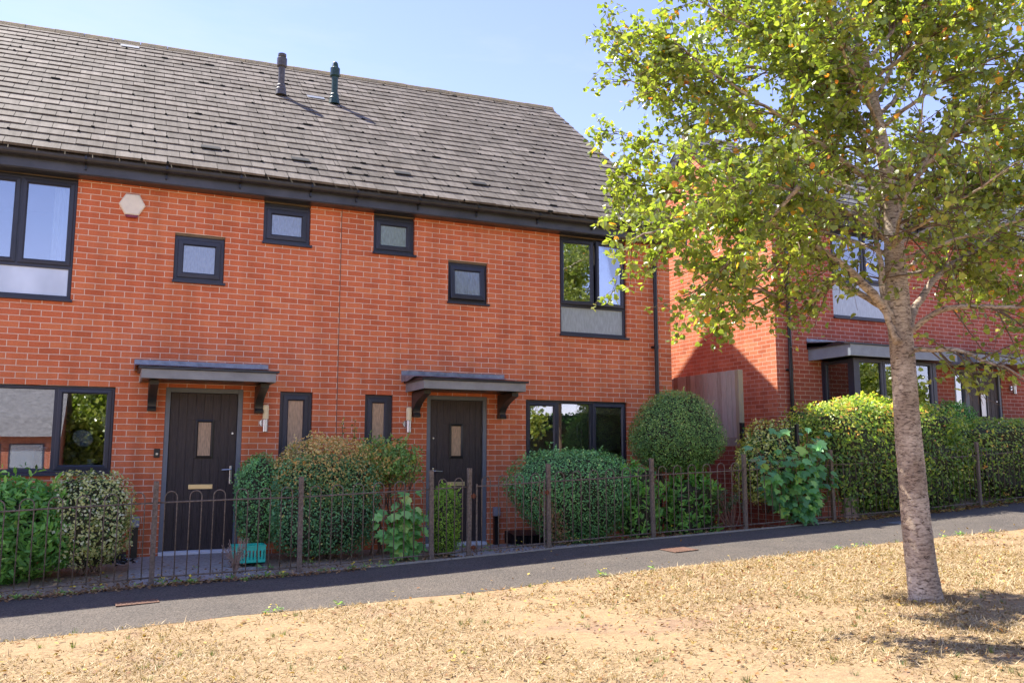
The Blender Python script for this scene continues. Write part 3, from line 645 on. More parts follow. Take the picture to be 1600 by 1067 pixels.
def downpipe(house, x, z0, z1, y=-.07, clips=()):
    d = MB(); d.tube([(x, y, z0), (x, y, z1)], .034, 14)
    for z in clips: d.tube([(x, y, z-.03), (x, y, z+.03)], .041, 14); d.box(x-.06, x+.06, y+.03, -.002, z-.015, z+.015)
    d.tube([(x, y, z1-.05), (x, y, z1+.02), (x, y-.1, z1+.14), (x, y-.14, z1+.2)], .036, 12)
    return d.build('downpipe', M['black_plastic'], house, smooth=False)
def rooms(house, x0, x1, zs, cuts=()):
    """plastered rooms seen through the glass"""
    r = MB()
    for z0, z1 in zs:
        xs = [x0, *cuts, x1]
        for a, b_ in zip(xs, xs[1:]):
            a += .04; b_ -= .04
            r.cur = 0; r.quad((a, 3.2, z0), (b_, 3.2, z0), (b_, 3.2, z1), (a, 3.2, z1)); r.quad((a, .12, z0), (a, 3.2, z0), (a, 3.2, z1), (a, .12, z1)); r.quad((b_, .12, z0), (b_, .12, z1), (b_, 3.2, z1), (b_, 3.2, z0))
            r.quad((a, .12, z1), (a, 3.2, z1), (b_, 3.2, z1), (b_, .12, z1)); r.cur = 1; r.quad((a, .12, z0), (b_, .12, z0), (b_, 3.2, z0), (a, 3.2, z0))
    r.build('room', [M['plaster'], M['carpet']], house, norm=False)

EAVE = 4.895; RZ = 4.93; RY = 4.42; RR = 8.80
def vent_pipe(house, x, green):
    z = 7.44; y = 2.79; p = MB()
    p.lathe([(.10, -.06), (.085, .02), (.085, .05), (.075, .07), (.075, .11), (.065, .13)], (x, y, z), 16); p.tube([(x, y, z+.1), (x, y, z+.46)], .055, 14)
    p.lathe([(.06, .44), (.085, .46), (.085, .60), (.06, .62)], (x, y, z), 16); p.lathe([(.05, .615), (.07, .64), (.07, .68), (.03, .70)] if not green else [(.06, .62), (.045, .70), (.03, .72)], (x, y, z), 16)
    m = mat('dark_vent' if not green else 'green_vent', (.085, .078, .072) if not green else (.016, .05, .04), rough=.45, noise=.4, nscale=14)
    o = p.build('vent_pipe', m, house, smooth=False)
    o['label'] = 'green vent pipe with pointed cap' if green else 'dark grey vent pipe with flat cap'
def tile_vent(roof_o, pt, x, s, m, w=.125, h=.016):
    v = MB(); a = [pt(x-w, s-.03, .02), pt(x+w, s-.03, .02), pt(x+w, s+.10, .028), pt(x-w, s+.10, .028), pt(x-w, s-.03, .02+h), pt(x+w, s-.03, .02+h), pt(x+w, s+.02, .02+h), pt(x-w, s+.02, .02+h)]
    v.add(a, [(0, 1, 5, 4), (4, 5, 6, 7), (7, 6, 2, 3), (0, 4, 7, 3), (1, 2, 6, 5)]); v.build('roof_vent', m, roof_o)

def barge(house, x, y0, z0, yr, zr):
    """verge board under the tiles of a gable, both slopes"""
    b = MB()
    for s_ in (1, -1):
        q = [(yr+(y0-yr)*s_, z0-.045), (yr, zr-.045), (yr, zr-.30), (yr+(y0-yr)*s_, z0-.27)]
        b.add([(x, u, w) for u, w in q]+[(x+.028, u, w) for u, w in q], [(0, 1, 2, 3), (7, 6, 5, 4), (0, 4, 5, 1), (1, 5, 6, 2), (2, 6, 7, 3), (3, 7, 4, 0)])
    b.build('verge_board', M['fascia'], house, norm=False)
    s2 = MB()
    for s_ in (1, -1):
        a = 0 if x <= .2 and x > 0 else 0; ye = yr+(y0-yr)*s_
        s2.quad((x-.12 if x > 0 and x < 1 else x+.12, ye, z0-.05), (x, ye, z0-.05), (x, yr, zr-.05), (x-.12 if x > 0 and x < 1 else x+.12, yr, zr-.05))
    s2.build('verge_soffit', M['fascia'], house, norm=False)

# ---- the left house of the pair
HL = thing('brick_house', 'left red brick house with a hexagonal alarm box and a canopied plank door', 'house', 'joined pair of red brick houses')
X0, XJ, X1 = -12.6, -5.49, 0.0
hA = (-10.02, -8.80, 3.15, 4.70); hB = (-10.3, -8.24, 1.06, 2.10); hC = (-7.65, -7.03, 3.50, 4.12); hD = (-6.55, -5.92, 4.12, 4.70); hG = (-6.25, -5.82, 1.06, 2.11); dL = (-7.66, -6.72, .05, 2.12)
w = MB(); wall_front(w, X0, XJ-.006, -.3, 4.70, [hA, hB, hC, hD, hG, dL])
w.quad((X0, 8.84, -.3), (X0, 8.84, 4.7), (XJ, 8.84, 4.7), (XJ, 8.84, -.3)); w.cur = 1
w.quad((X0, 0, -.3), (X0, 0, 4.7), (X0, .0, 5.1), (X0, 4.42, 8.4), (X0, 8.84, 5.1), (X0, 8.84, -.3))
w.build('wall', [M['brick'], M['brick_side']], HL, norm=False)
ro, pt, g = roof(HL, X0-.08, XJ, -.37, RZ, RY, RR, .004, .028, seed=3, moss=170)
gutter(HL, X0-.08, XJ, -.22, EAVE, brackets=[-11.6, -10.7, -9.66, -8.72, -7.8, -6.9, -5.98])
rooms(HL, X0+.1, XJ-.05, [(.05, 2.45), (2.62, 5.0)], cuts=(-8.0, ))
window(HL, *hA, [dict(x0=0, x1=.5, z0=.27, z1=1, kind='sash'), dict(x0=.5, x1=1, z0=.27, z1=1, kind='sash', hinge='r', ang=0), dict(x0=0, x1=1, z0=0, z1=.27, glass='frost_white')], head=.05)
window(HL, *hB, [dict(x0=0, x1=.30, z0=0, z1=1, kind='sash'), dict(x0=.30, x1=.69, z0=0, z1=1), dict(x0=.69, x1=1, z0=0, z1=1, kind='sash')])
window(HL, *hC, [dict(x0=0, x1=1, z0=0, z1=1, kind='sash', glass='frost')], head=.03, wf=.058, sw=.072)
window(HL, *hD, [dict(x0=0, x1=1, z0=0, z1=1, kind='sash', glass='frost')], head=.07, wf=.058, sw=.072)
window(HL, *hG, [dict(x0=0, x1=1, z0=0, z1=1, kind='sash', glass='frost_tan_reflect')], wf=.058, sw=.072)
door(HL, *dL, (-7.275, -7.075, 1.24, 1.71), (-7.34, -7.05, .845, .905))
canopy(HL, -7.975, -6.44, 2.16, 2.27, 2.40, .8, brackets=(-7.82, -6.53))
wall_lamp(HL, -6.44, 1.57)
a = MB(); vs = [(.155*cos(pi/3*k), .155*sin(pi/3*k)) for k in range(6)]; cx, cz = -8.175, 4.41
for yy, s in ((-.001, 1), (-.05, 1), (-.062, .9)): a.v += [(cx+u*s, yy, cz+v*s) for u, v in vs]
a.f += [(i, (i+1) % 6, 6+(i+1) % 6, 6+i) for i in range(6)]+[(6+i, 6+(i+1) % 6, 12+(i+1) % 6, 12+i) for i in range(6)]+[tuple(range(12, 18))]; a.m = [0]*len(a.f)
al = a.build('alarm_box', M['cream'], HL)
a = MB(); a.prism([(cx-.078, cz-.134), (cx+.078, cz-.134), (cx+.06, cz-.165), (cx-.06, cz-.165)], -.055, -.004, 'y')
a.v = [(x, y, z) for x, y, z in a.v]; a.build('lens', M['red'], al)
b_ = MB(); b_.box(-7.765, -7.695, -.022, -.001, 1.24, 1.35, b=.004); b_ = b_.build('doorbell', M['black_plastic'], HL)
k = MB(); k.tube([(-7.73, -.022, 1.285), (-7.73, -.028, 1.285)], .015, 12); k.build('button', M['steel'], b_)
c = MB(); n = 26
for i in range(n): x = -9.06+.30*i/n; c.v += [(x, .16+.02*sin(i*1.6), 3.55), (x, .16+.02*sin(i*1.6+.3), 4.62)]
c.f = [(2*i, 2*i+2, 2*i+3, 2*i+1) for i in range(n-1)]; c.m = [0]*(n-1); c.build('curtain', M['curtain'], HL, norm=False)
b2 = MB(); b2.box(-9.66, -8.88, .125, .131, 1.74, 2.02); b2.box(-9.66, -8.88, .12, .136, 1.715, 1.74); b2.build('blind_or_reflection', mat('grey_roof_reflection', (.33, .32, .32), noise=.2, nscale=20, stretch=(.3, 1, 8)), HL)  # last panel is a painted stand-in for a grey roof reflected in the pane

# ---- the right house of the pair
HR = thing('brick_house', 'middle red brick house with green roof pipe and two open upper casements', 'house', 'joined pair of red brick houses')
hE = (-5.03, -4.42, 4.13, 4.71); hF = (-3.90, -3.27, 3.50, 4.12); hH = (-2.05, -.84, 3.13, 4.72); hG2 = (-5.10, -4.70, 1.06, 2.105); hI = (-2.64, -.86, 1.06, 2.10); dR = (-4.20, -3.27, .01, 2.12)
w = MB(); wall_front(w, XJ+.006, X1, -.3, 4.72, [hE, hF, hH, hG2, hI, dR])
w.quad((XJ, 8.84, -.3), (XJ, 8.84, 4.7), (X1, 8.84, 4.7), (X1, 8.84, -.3)); w.cur = 1
w.quad((X1, 0, -.3), (X1, 8.84, -.3), (X1, 8.84, 5.1), (X1, 4.42, 8.72), (X1, .0, 5.14))
w.build('wall', [M['brick'], M['brick_side']], HR, norm=False)
j = MB(); j.box(XJ-.006, XJ+.006, .002, .02, -.2, 4.7); j.build('movement_joint', mat('sealant', (.22, .10, .065), rough=.8), HR)
ro2, pt2, g2 = roof(HR, XJ, X1+.11, -.37, RZ, RY, RR, .004, .028, seed=5, moss=170)
gutter(HR, XJ, X1+.1, -.22, EAVE, brackets=[-5.35, -4.45, -3.55, -2.55, -1.6, -.7])
rooms(HR, XJ+.05, X1-.1, [(.05, 2.45), (2.62, 5.0)], cuts=(-3.0, ))
window(HR, *hE, [dict(x0=0, x1=1, z0=0, z1=1, kind='sash', glass='frost_green')], head=.06, wf=.058, sw=.072)
window(HR, *hF, [dict(x0=0, x1=1, z0=0, z1=1, kind='sash', glass='frost', hinge='t', ang=radians(5))], head=.03, wf=.058, sw=.072)
window(HR, *hH, [dict(x0=0, x1=.5, z0=.3, z1=1, kind='sash', hinge='l', ang=radians(7)), dict(x0=.5, x1=1, z0=.3, z1=1, kind='sash', hinge='r', ang=radians(9)), dict(x0=0, x1=1, z0=0, z1=.3, glass='frost_panel')], head=.05)
window(HR, *hG2, [dict(x0=0, x1=1, z0=0, z1=1, kind='sash', glass='frost_tan_reflect')], wf=.058, sw=.072)
window(HR, *hI, [dict(x0=0, x1=.31, z0=0, z1=1, kind='sash', glass='glass_dim'), dict(x0=.31, x1=.65, z0=0, z1=1, glass='glass_dim'), dict(x0=.65, x1=1, z0=0, z1=1, kind='sash', glass='glass_dim')])
door(HR, *dR, (-3.83, -3.64, 1.24, 1.71), (-3.885, -3.60, .835, .895), handle_side='l')
canopy(HR, -4.52, -3.02, 2.15, 2.265, 2.40, .8, brackets=(-4.38, -3.06))
wall_lamp(HR, -4.49, 1.585)
barge(HR, X1+.075, -.37, RZ, RY, RR)
vent_pipe(HL, -5.95, False); vent_pipe(HR, -5.03, True)
downpipe(HR, -.335, .1, 4.72, clips=(1.4, 3.0, 4.3))
dark = mat('vent_slot', (.015, .015, .015), rough=.9)
for o_, p_, x in ((ro, pt, -7.25), (ro, pt, -6.05), (ro2, pt2, -4.55), (ro2, pt2, -3.33)): tile_vent(o_, p_, x, g*3, dark)
pale = mat('pale_patch_tile', (.24, .26, .29), rough=.5, noise=.15)
for o_, p_, x, s in ((ro2, pt2, -5.33, 4.18), (ro, pt, -8.35, 5.75)):
    v = MB(); v.add([p_(x-.15, s, .03), p_(x+.15, s, .03), p_(x+.15, s+.12, .03), p_(x-.15, s+.12, .03)], [(0, 1, 2, 3)]); v.build('patch_tile', pale, o_, norm=False)
b2 = MB(); b2.box(-2.6, -.9, .13, .136, 1.93, 2.06); b2.box(-2.6, -.9, .125, .141, 1.915, 1.93); b2.build('blind_or_reflection', M['blind_or_reflection'], HR)
bb = MB(); bb.box(-2.0, -.92, .13, .136, 4.30, 4.62); bb.build('blind_or_reflection', M['blind_or_reflection'], HR)

# ---- the house beyond the passage, on higher ground
HB = thing('brick_house', 'right brick house with a grey-roofed bay window, half hidden by the tree', 'house')
BX0, BX1 = 2.2, 12.5; F2 = .84
hU = (3.58, 5.26, 3.78, 5.44); bay = (3.22, 5.22, 1.95, 2.93); side = (6.62, 7.97, F2, 2.95); hU2 = (7.4, 8.4, 4.3, 5.44)
w = MB(); wall_front(w, BX0, BX1, -.3, 5.46, [hU, (bay[0]+.02, bay[1]-.02, 1.95, 2.93), side]); w.quad((BX0, 4.72, -.3), (BX1, 4.72, -.3), (BX1, 4.72, 5.46), (BX0, 4.72, 5.46))
w.cur = 1; w.quad((BX0, 0, -.3), (BX0, 0, 5.72), (BX0, 2.36, 7.62), (BX0, 4.72, 5.72), (BX0, 4.72, -.3)); w.quad((BX1, 0, -.3), (BX1, 4.72, -.3), (BX1, 4.72, 5.72), (BX1, 2.36, 7.62), (BX1, 0, 5.72))
w.build('wall', [M['brick_b'], M['brick_b_side_lit']], HB, norm=False)
roof(HB, BX0-.10, BX1, -.37, 5.66, 2.36, 7.80, seed=9, moss=60, material=M['tile_b'])
barge(HB, BX0-.095, -.37, 5.66, 2.36, 7.80)
gutter(HB, BX0-.1, BX1, -.22, 5.63, k=0, brackets=[2.6, 3.6, 4.6, 5.6, 6.6, 7.6, 8.6])
rooms(HB, BX0+.1, BX1-.1, [(F2+.02, 3.25), (3.45, 5.6)], cuts=(6.0, ))
window(HB, *hU, [dict(x0=0, x1=.5, z0=.42, z1=1, kind='sash'), dict(x0=.5, x1=1, z0=.42, z1=1, kind='sash'), dict(x0=0, x1=1, z0=0, z1=.42, glass='frost_panel')])
# bay: side lights, corner posts, front lights
bw = MB(); D = .75; z0, z1 = 1.95, 2.93
for x in (bay[0], bay[1]-.09): bw.box(x, x+.09, -D, -D+.09, z0-1.1, z1)
bw.box(bay[0], bay[0]+.05, -.05, .02, z0-1.1, z1); bw.box(bay[1]-.05, bay[1], -.05, .02, z0-1.1, z1)
bw.box(bay[0]+.09, bay[1]-.09, -D, -D+.09, z0-.06, z0+.012); bw.box(bay[0]+.09, bay[1]-.09, -D, -D+.09, z1-.012, z1); [bw.box(x, x+.05, -D+.09, -.05, z0-.06, z0+.012) for x in (bay[0], bay[1]-.05)]
bo = bw.build('bay_window', M['frame'], HB); pnl = MB(); pnl.box(bay[0]+.03, bay[1]-.03, -D+.03, .03, F2-.3, z0); pnl.build('bay_base', M['brick_b'], bo)
def bay_light(x0, x1, gm):
    m = MB(); m.rings(x0, x1, z0+.01, z1-.01, [(0, -D+.08), (0, -D+.01), (.006, -D+.005), (.05, -D+.005), (.06, -D+.02), (.06, -D+.08)]); s = m.build('sash', M['frame'], bo)
    q = MB(); q.box(x0+.055, x1-.055, -D+.035, -D+.045, z0+.06, z1-.06); q.build('pane', gm, s)
fx = [bay[0]+.09+(bay[1]-bay[0]-.18)*i/3 for i in range(4)]
for i in range(3): bay_light(fx[i], fx[i+1]-.004, M['glass_dim'])
for xs_ in (bay[0], bay[1]):
    m = MB(); sg = 1 if xs_ == bay[0] else -1; m.rings(-D+.09, -.05, z0+.01, z1-.01, [(0, .07), (0, .01), (.006, .005), (.05, .005), (.06, .02), (.06, .07)])
    m.v = [(xs_+sg*y, x, z) for x, y, z in m.v]; s = m.build('sash', M['frame'], bo)
    q = MB(); q.box(min(xs_+sg*.035, xs_+sg*.045), max(xs_+sg*.035, xs_+sg*.045), -D+.14, -.10, z0+.06, z1-.06); q.build('pane', M['glass_dim'], s)
for x in (bay[0]+.02, bay[0]+.8, bay[0]+1.45):
    c = MB(); n = 22
    for i in range(n): xx = x+.12+.45*i/n; c.v += [(xx, -D+.14+.016*sin(i*1.9), z0), (xx, -D+.14+.016*sin(i*1.9+.2), z1)]
    c.f = [(2*i, 2*i+2, 2*i+3, 2*i+1) for i in range(n-1)]; c.m = [0]*(n-1); c.build('curtain', M['curtain'], bo, norm=False)
canopy(HB, 2.93, 5.50, 2.935, 3.13, 3.28, .98, m='canopy_b', over=.03)
canopy(HB, 6.1, 8.5, 2.965, 3.14, 3.27, .92, m='canopy_b', over=.02)
# door with a side light
door(HB, 6.98, 7.97, F2, 2.95, (7.38, 7.58, 2.02, 2.53), (7.3, 7.62, 1.66, 1.72), leafglass='frost_white', slotm='brass', dm='door_brown')
m = MB(); m.rings(6.62, 6.985, F2, 2.948, [(0, .10), (0, .015), (.006, .01), (.05, .01), (.06, .03), (.06, .10)]); s = m.build('side_light', M['frame_grey'], HB)
q = MB(); q.box(6.67, 6.94, .06, .07, F2+.05, 2.9); q.build('pane', M['glass'], s)
wall_lamp(HB, 8.26, 2.5); downpipe(HB, 2.455, .7, 5.45, clips=(1.9, 2.75, 4.2))

# ------------------------------------------------------------------ railings
FY = -2.0
def rail_panel(parent, x0, x1, y, zf, pitch=.118, h_top=.94, h_rail=.83, h_low=.085, m='iron', dirn='x', seed=0):
    """bow-top panel between two posts: two flat rails and hooped bars; follows the slope"""
    rng = random.Random(seed); mb = MB(); L = x1-x0
    P = (lambda u, z: (u, y, z)) if dirn == 'x' else (lambda u, z: (y, u, z))
    z0, z1 = float(zf(x0)), float(zf(x1)); zz = lambda u: z0+(z1-z0)*(u-x0)/L
    mb.tube([P(x0, z0+h_rail), P((x0+x1)/2, (z0+z1)/2+h_rail+rng.uniform(-.004, .004)), P(x1, z1+h_rail)], .009, 6); mb.tube([P(x0, z0+h_low), P(x1, z1+h_low)], .009, 6)
    n = max(1, int(round((L-.06)/(2*pitch)))); p = (L-.02)/(2*n)
    for i in range(n):
        a = x0+.01+p*(2*i+.5); b_ = a+p; r = p/2; s = rng.uniform(-.004, .004)
        pts = [P(a, zz(a)+h_low-.02)]+[P((a+b_)/2-r*cos(t)+s, zz((a+b_)/2)+h_top-r+r*sin(t)) for t in np.linspace(0, pi, 9)]+[P(b_, zz(b_)+h_low-.02)]
        mb.tube(pts, .0065, 6)
    return mb.build('rail_panel', M[m], parent, smooth=True)
def rail_post(parent, x, y, z, h=1.05, m='iron', w=.025, lean=0):
    mb = MB(); mb.box(-w, w, -w, w, -.12, h, b=.004); o = mb.build('post', M[m], parent); o.location = (x, y, z); o.rotation_euler = (0, lean, 0); return o
def railing(label, xs, panels, y=FY):
    t = thing('railing', label, 'railing', 'bow-topped iron railings'); rnd = random.Random(len(xs))
    for x in xs: rail_post(t, x, y, float(fence_z(x)), lean=rnd.uniform(-.012, .012))
    for a, b_ in panels: rail_panel(t, a+.025, b_-.025, y, fence_z, seed=int(a*10))
    return t
pl = [-10.9, -9.36, -7.80, -6.32, -4.81, -4.345]
railing('long weathered iron railing left of the gate, in front of the left house', pl, zip(pl, pl[1:]))
pr = [-3.285, -1.755, -.24, 1.37, 2.95, 4.5, 5.85]
railing('weathered iron railing right of the gate, running past the topiary ball to the hedge', pr, zip(pr, pr[1:]))
pr2 = [7.4, 8.9, 10.4]
railing('iron railing at the far right end in front of the low hedge', pr2+[5.9], zip([5.9]+pr2, pr2))
gt = thing('gate', 'bow-topped iron gate with rusty hinges in front of the right plank door', 'gate')
zf = lambda x: fence_z(x)-.0
rail_panel(gt, -4.25, -3.35, FY-.01, zf, seed=3)
mb = MB()
for x in (-4.25, -3.35): mb.tube([(x, FY-.01, float(fence_z(x))+.04), (x, FY-.01, float(fence_z(x))+.86)], .011, 8)
mb.build('stile', M['iron'], gt)
for x, s, dz in ((-4.30, 1, .72), (-4.30, 1, .12), (-3.32, -1, .70)):
    z = float(fence_z(x))+dz; mb = MB(); mb.box(x-.03, x+.035, FY-.03, FY+.012, z-.018, z+.018, b=.005); mb.tube([(x, FY-.035, z-.03), (x, FY-.035, z+.03)], .011, 8); mb.build('hinge', M['rust'], gt)

# ------------------------------------------------------------------ passage fence and low walls
pf = thing('timber_fence', 'grey close-boarded timber fence panel on a brick wall beside the passage between the houses', 'fence')
FXX = 1.0; zt = 2.66; zb = 1.56
def board(y0, y1, m, z0=zb, zt_=zt, x=FXX, t=.018):
    mb = MB(); r = random.uniform(-.006, .006); mb.box(x-t+r, x, y0+.002, y1-.002, z0, zt_+random.uniform(-.008, .008), b=.002); return mb
tims = [M['timber'], mat('grey_timber_pale', (.40, .34, .27), rough=.85, col2=(.58, .52, .44), nscale=10, stretch=(7, 7, .5), bump=.4, bscale=30), mat('grey_timber_brown', (.26, .17, .12), rough=.85, col2=(.40, .30, .23), nscale=10, stretch=(7, 7, .5), bump=.4, bscale=30)]
mb = MB(); y = -.40
while y < 5.5:
    b1 = board(y, y+.125, 'timber'); b1.m = [random.choice((0, 1, 1, 2)) if y > .7 else random.choice((0, 1, 1))]*len(b1.m); o = len(mb.v); mb.v += b1.v; mb.f += [tuple(i+o for i in f) for f in b1.f]; mb.m += b1.m; y += .125
mb.build('boards', tims, pf)
mb = MB(); mb.box(FXX-.055, FXX+.045, -.50, -.41, 1.38, 2.655, b=.006); mb.build('post', M['timber_new'], pf)
mb = MB(); mb.box(FXX-.03, FXX+.02, -.40, 5.5, 1.42, zb-.003, b=.004); mb.build('gravel_board', M['concrete'], pf)
mb = MB(); mb.box(FXX+.02, FXX+.06, -.40, 5.5, 1.75, 1.83); mb.box(FXX+.02, FXX+.06, -.40, 5.5, 2.35, 2.43); mb.build('fence_rail', M['timber'], pf)
bf = thing('timber_fence', 'timber fence closing the far end of the passage between the houses', 'fence')
mb = MB(); x = .03
while x < .93: mb.box(x, x+.12, 6.0, 6.02, .1, 1.95+random.uniform(-.01, .01), b=.002); x += .124
x = 1.18
while x < 2.06: mb.box(x, x+.12, 6.0, 6.02, .1, 2.25+random.uniform(-.01, .01), b=.002); x += .124
mb.build('boards', M['timber'], bf); mb = MB(); mb.box(.03, 2.17, 6.022, 6.06, .5, .58); mb.box(.03, 2.17, 6.022, 6.06, 1.5, 1.58); mb.build('fence_rail', M['timber'], bf)
rw = thing('retaining_wall', 'low brick retaining wall stepping down beneath the timber fence and along behind the railings', 'wall')
mb = MB(); mb.cur = 1; mb.box(FXX-.06, FXX+.16, -.52, 5.5, -.2, 1.415); mb.box(FXX-.06, FXX+.16, -1.60, -.523, -.2, .86)
mb.cur = 0; mb.box(FXX-.062, 1.72, -1.83, -1.603, -.1, .80)
mb.build('wall', [M['brick_old'], M['brick_old_side']], rw)
mb = MB(); mb.box(1.725, 2.02, -1.86, -1.60, -.1, .835, b=.008); mb.build('end_block', M['pinkwood'], rw)
wr = thing('railing', 'black bow-topped railing standing on the low brick wall behind the variegated bush', 'railing', 'bow-topped iron railings')
rail_post(wr, FXX-.06, -.56, .86, h=.93, m='iron_black', w=.03); rail_post(wr, FXX+.02, -1.70, .80, h=.93, m='iron_black', w=.025)
rail_panel(wr, -1.68, -.60, FXX-.0, lambda u: .84, m='iron_black', dirn='y', seed=8)

# ------------------------------------------------------------------ small things by the doors
def box_thing(name, label, cat, group=None): return thing(name, label, cat, group)
for x, lab in ((-3.135, 'slim black cable duct with a grey cap on the wall right of the middle door'), (-7.93, 'slim black cable duct with a grey cap on the wall left of the left door')):
    t = thing('cable_duct', lab, 'duct', 'cable ducts beside the doors'); mb = MB(); mb.prism([(-.004, 0.0), (-.075, 0.0), (-.06, .40), (-.004, .40)], x-.035, x+.035); mb.build('cover', M['black_plastic'], t)
    mb = MB(); mb.box(x-.045, x+.045, -.085, -.004, .402, .53, b=.006); mb.build('cap', mat('duct_cap', (.30, .31, .34), rough=.5), t)
def dark_box(x0, x1, y0, y1, z0, h, lab):
    t = thing('plastic_box', lab, 'box', 'low black boxes against the house walls'); mb = MB()
    mb.prism([(y1, z0), (y0, z0), (y0+.02, z0+h*.72), (y1-.06, z0+h), (y1, z0+h)], x0, x1)
    for i in range(9): x = x0+.05+(x1-x0-.1)*i/8; mb.box(x-.01, x+.01, y0-.004, y0+.02, z0+.02, z0+h*.6)
    mb.build('body', M['black_plastic'], t)
dark_box(-3.0, -2.46, -.42, -.03, .02, .17, 'low black plastic box on the ground right of the middle door')
dark_box(-8.38, -8.02, -.32, -.03, .02, .14, 'low black plastic box on the ground beside the variegated shrub')
t = thing('crate', 'open bright green plastic crate standing on the ground by the left door', 'crate')
cx0, cx1, cy0, cy1, cz0, cz1 = -6.92, -6.57, -1.30, -1.04, .045, .235
mb = MB(); mb.box(cx0, cx1, cy0, cy1, cz0, cz0+.012)
def slat_side(a0, a1, fixed, axis):
    n = 9; Pb = (lambda u0, u1, z0, z1, o: mb.box(u0, u1, fixed, fixed+.010, z0, z1)) if axis == 'x' else (lambda u0, u1, z0, z1, o: mb.box(fixed, fixed+.010, u0, u1, z0, z1))
    Pb(a0, a1, cz0, cz0+.045, 0); Pb(a0, a1, cz1-.045, cz1, 0)
    for i in range(n+1): u = a0+(a1-a0)*i/n; Pb(max(a0, u-.010), min(a1, u+.010), cz0+.045, cz1-.045, 0)
slat_side(cx0, cx1, cy0, 'x'); slat_side(cx0, cx1, cy1-.01, 'x'); slat_side(cy0+.01, cy1-.01, cx0, 'y'); slat_side(cy0+.01, cy1-.01, cx1-.01, 'y')
mb.build('basket', M['teal'], t); mb = MB(); mb.rings(cx0-.006, cx1+.006, cy0-.006, cy1+.006, [(0, 0), (0, .014), (.018, .014), (.018, 0)]); mb.v = [(x, z, cz1+y) for x, y, z in mb.v]; mb.build('rim', M['teal'], t)
def cover(name, lab, x, y, w, d, m, rz=.04):
    z = float(gz(x, y)); t = thing(name, lab, 'cover', None, (x, y, z+.024), rz); sl = (float(gz(x+.5, y))-z)/.5; t.rotation_euler = (0.02, -math.atan(sl), rz)
    mb = MB(); mb.rings(-w/2, w/2, -d/2, d/2, [(0, 0), (0, .006), (.018, .006), (.018, 0)]); mb.v = [(a, c, b_) for a, b_, c in mb.v]; mb.build('frame', M[m], t)
    mb = MB(); mb.box(-w/2+.022, w/2-.022, -d/2+.022, d/2-.022, -.01, .004)
    for i in range(6): mb.box(-w/2+.04+i*(w-.1)/6, -w/2+.055+i*(w-.1)/6, -d/2+.04, d/2-.04, .004, .007)
    mb.build('lid', M[m], t)
cover('access_cover', 'rusty red metal cover in the shaded edge of the path at far left', -7.95, -3.0, .36, .16, 'rustcover')
cover('access_cover', 'rusty square cover in the middle of the path below the topiary bush', -2.1, -3.05, .34, .30, 'rustcover')
cover('access_cover', 'pale grey cover in the path right of the tree trunk', 1.95, -2.75, .42, .30, 'greycover')
t = thing('litter', 'crumpled black and pale blue shoe-sized wrapper lying in front of the left house', 'litter'); mb = MB(); rr = random.Random(3)
for k in range(26):
    a = (rr.uniform(-8.12, -7.90), rr.uniform(-.95, -.80), .05+rr.uniform(0, .06)); b_ = [(a[0]+rr.uniform(-.06, .06), a[1]+rr.uniform(-.05, .05), a[2]+rr.uniform(-.02, .03)) for _ in range(3)]; mb.cur = 0 if k % 3 else 1; mb.quad(a, *b_)
mb.build('wrapper', [M['black_plastic'], mat('pale_blue', (.4, .5, .65))], t, norm=False)
# things on the window sill of the left house
t = thing('spray_bottle', 'white spray bottle on the sill behind the left ground-floor window', 'bottle'); mb = MB(); mb.lathe([(.035, 0), (.04, .01), (.04, .12), (.015, .17), (.015, .2)], (-8.98, .16, 1.13), 14); mb.box(-9.03, -8.95, .14, .18, 1.33, 1.37, b=.01); mb.build('bottle', M['white'], t)
t = thing('mixing_bowl', 'pale mixing bowl hanging behind the left ground-floor window', 'bowl'); mb = MB(); mb.lathe([(.03, 0), (.08, .03), (.115, .09), (.12, .11), (.11, .11), (.07, .035), (.02, .01)], (0, 0, 0), 20); o = mb.build('bowl', M['white'], t, smooth=True); o.location = (-8.60, .22, 1.42); o.rotation_euler = (.9, .5, 0)
t = thing('plastic_tub', 'white plastic tub on the sill behind the left ground-floor window', 'tub'); mb = MB(); mb.box(-9.32, -9.08, .14, .26, 1.12, 1.34, b=.008); mb.build('tub', M['white'], t)
t = thing('jar', 'small white jar on the sill behind the right light of the left ground-floor window', 'jar'); mb = MB(); mb.lathe([(.04, 0), (.04, .07), (.043, .075), (.043, .09), (.035, .095)], (-8.47, .17, 1.13), 14); mb.build('jar', M['white'], t)
t = thing('kitchen_cupboard', 'pale kitchen cupboard with bar handles seen through the right ground-floor window', 'cupboard')
mb = MB(); mb.box(-1.1, -.13, .5, 2.2, 1.35, 2.1, b=.004); mb.box(-1.112, -1.101, .52, 1.05, 1.37, 2.08, b=.004); mb.box(-1.112, -1.101, 1.07, 1.62, 1.37, 2.08, b=.004); mb.build('carcass', M['cupboard'], t)
for y in (.98, 1.14): mb = MB(); mb.tube([(-1.115, y, 1.55), (-1.14, y, 1.56), (-1.14, y, 1.79), (-1.115, y, 1.80)], .006, 6); mb.build('handle', M['steel'], t)

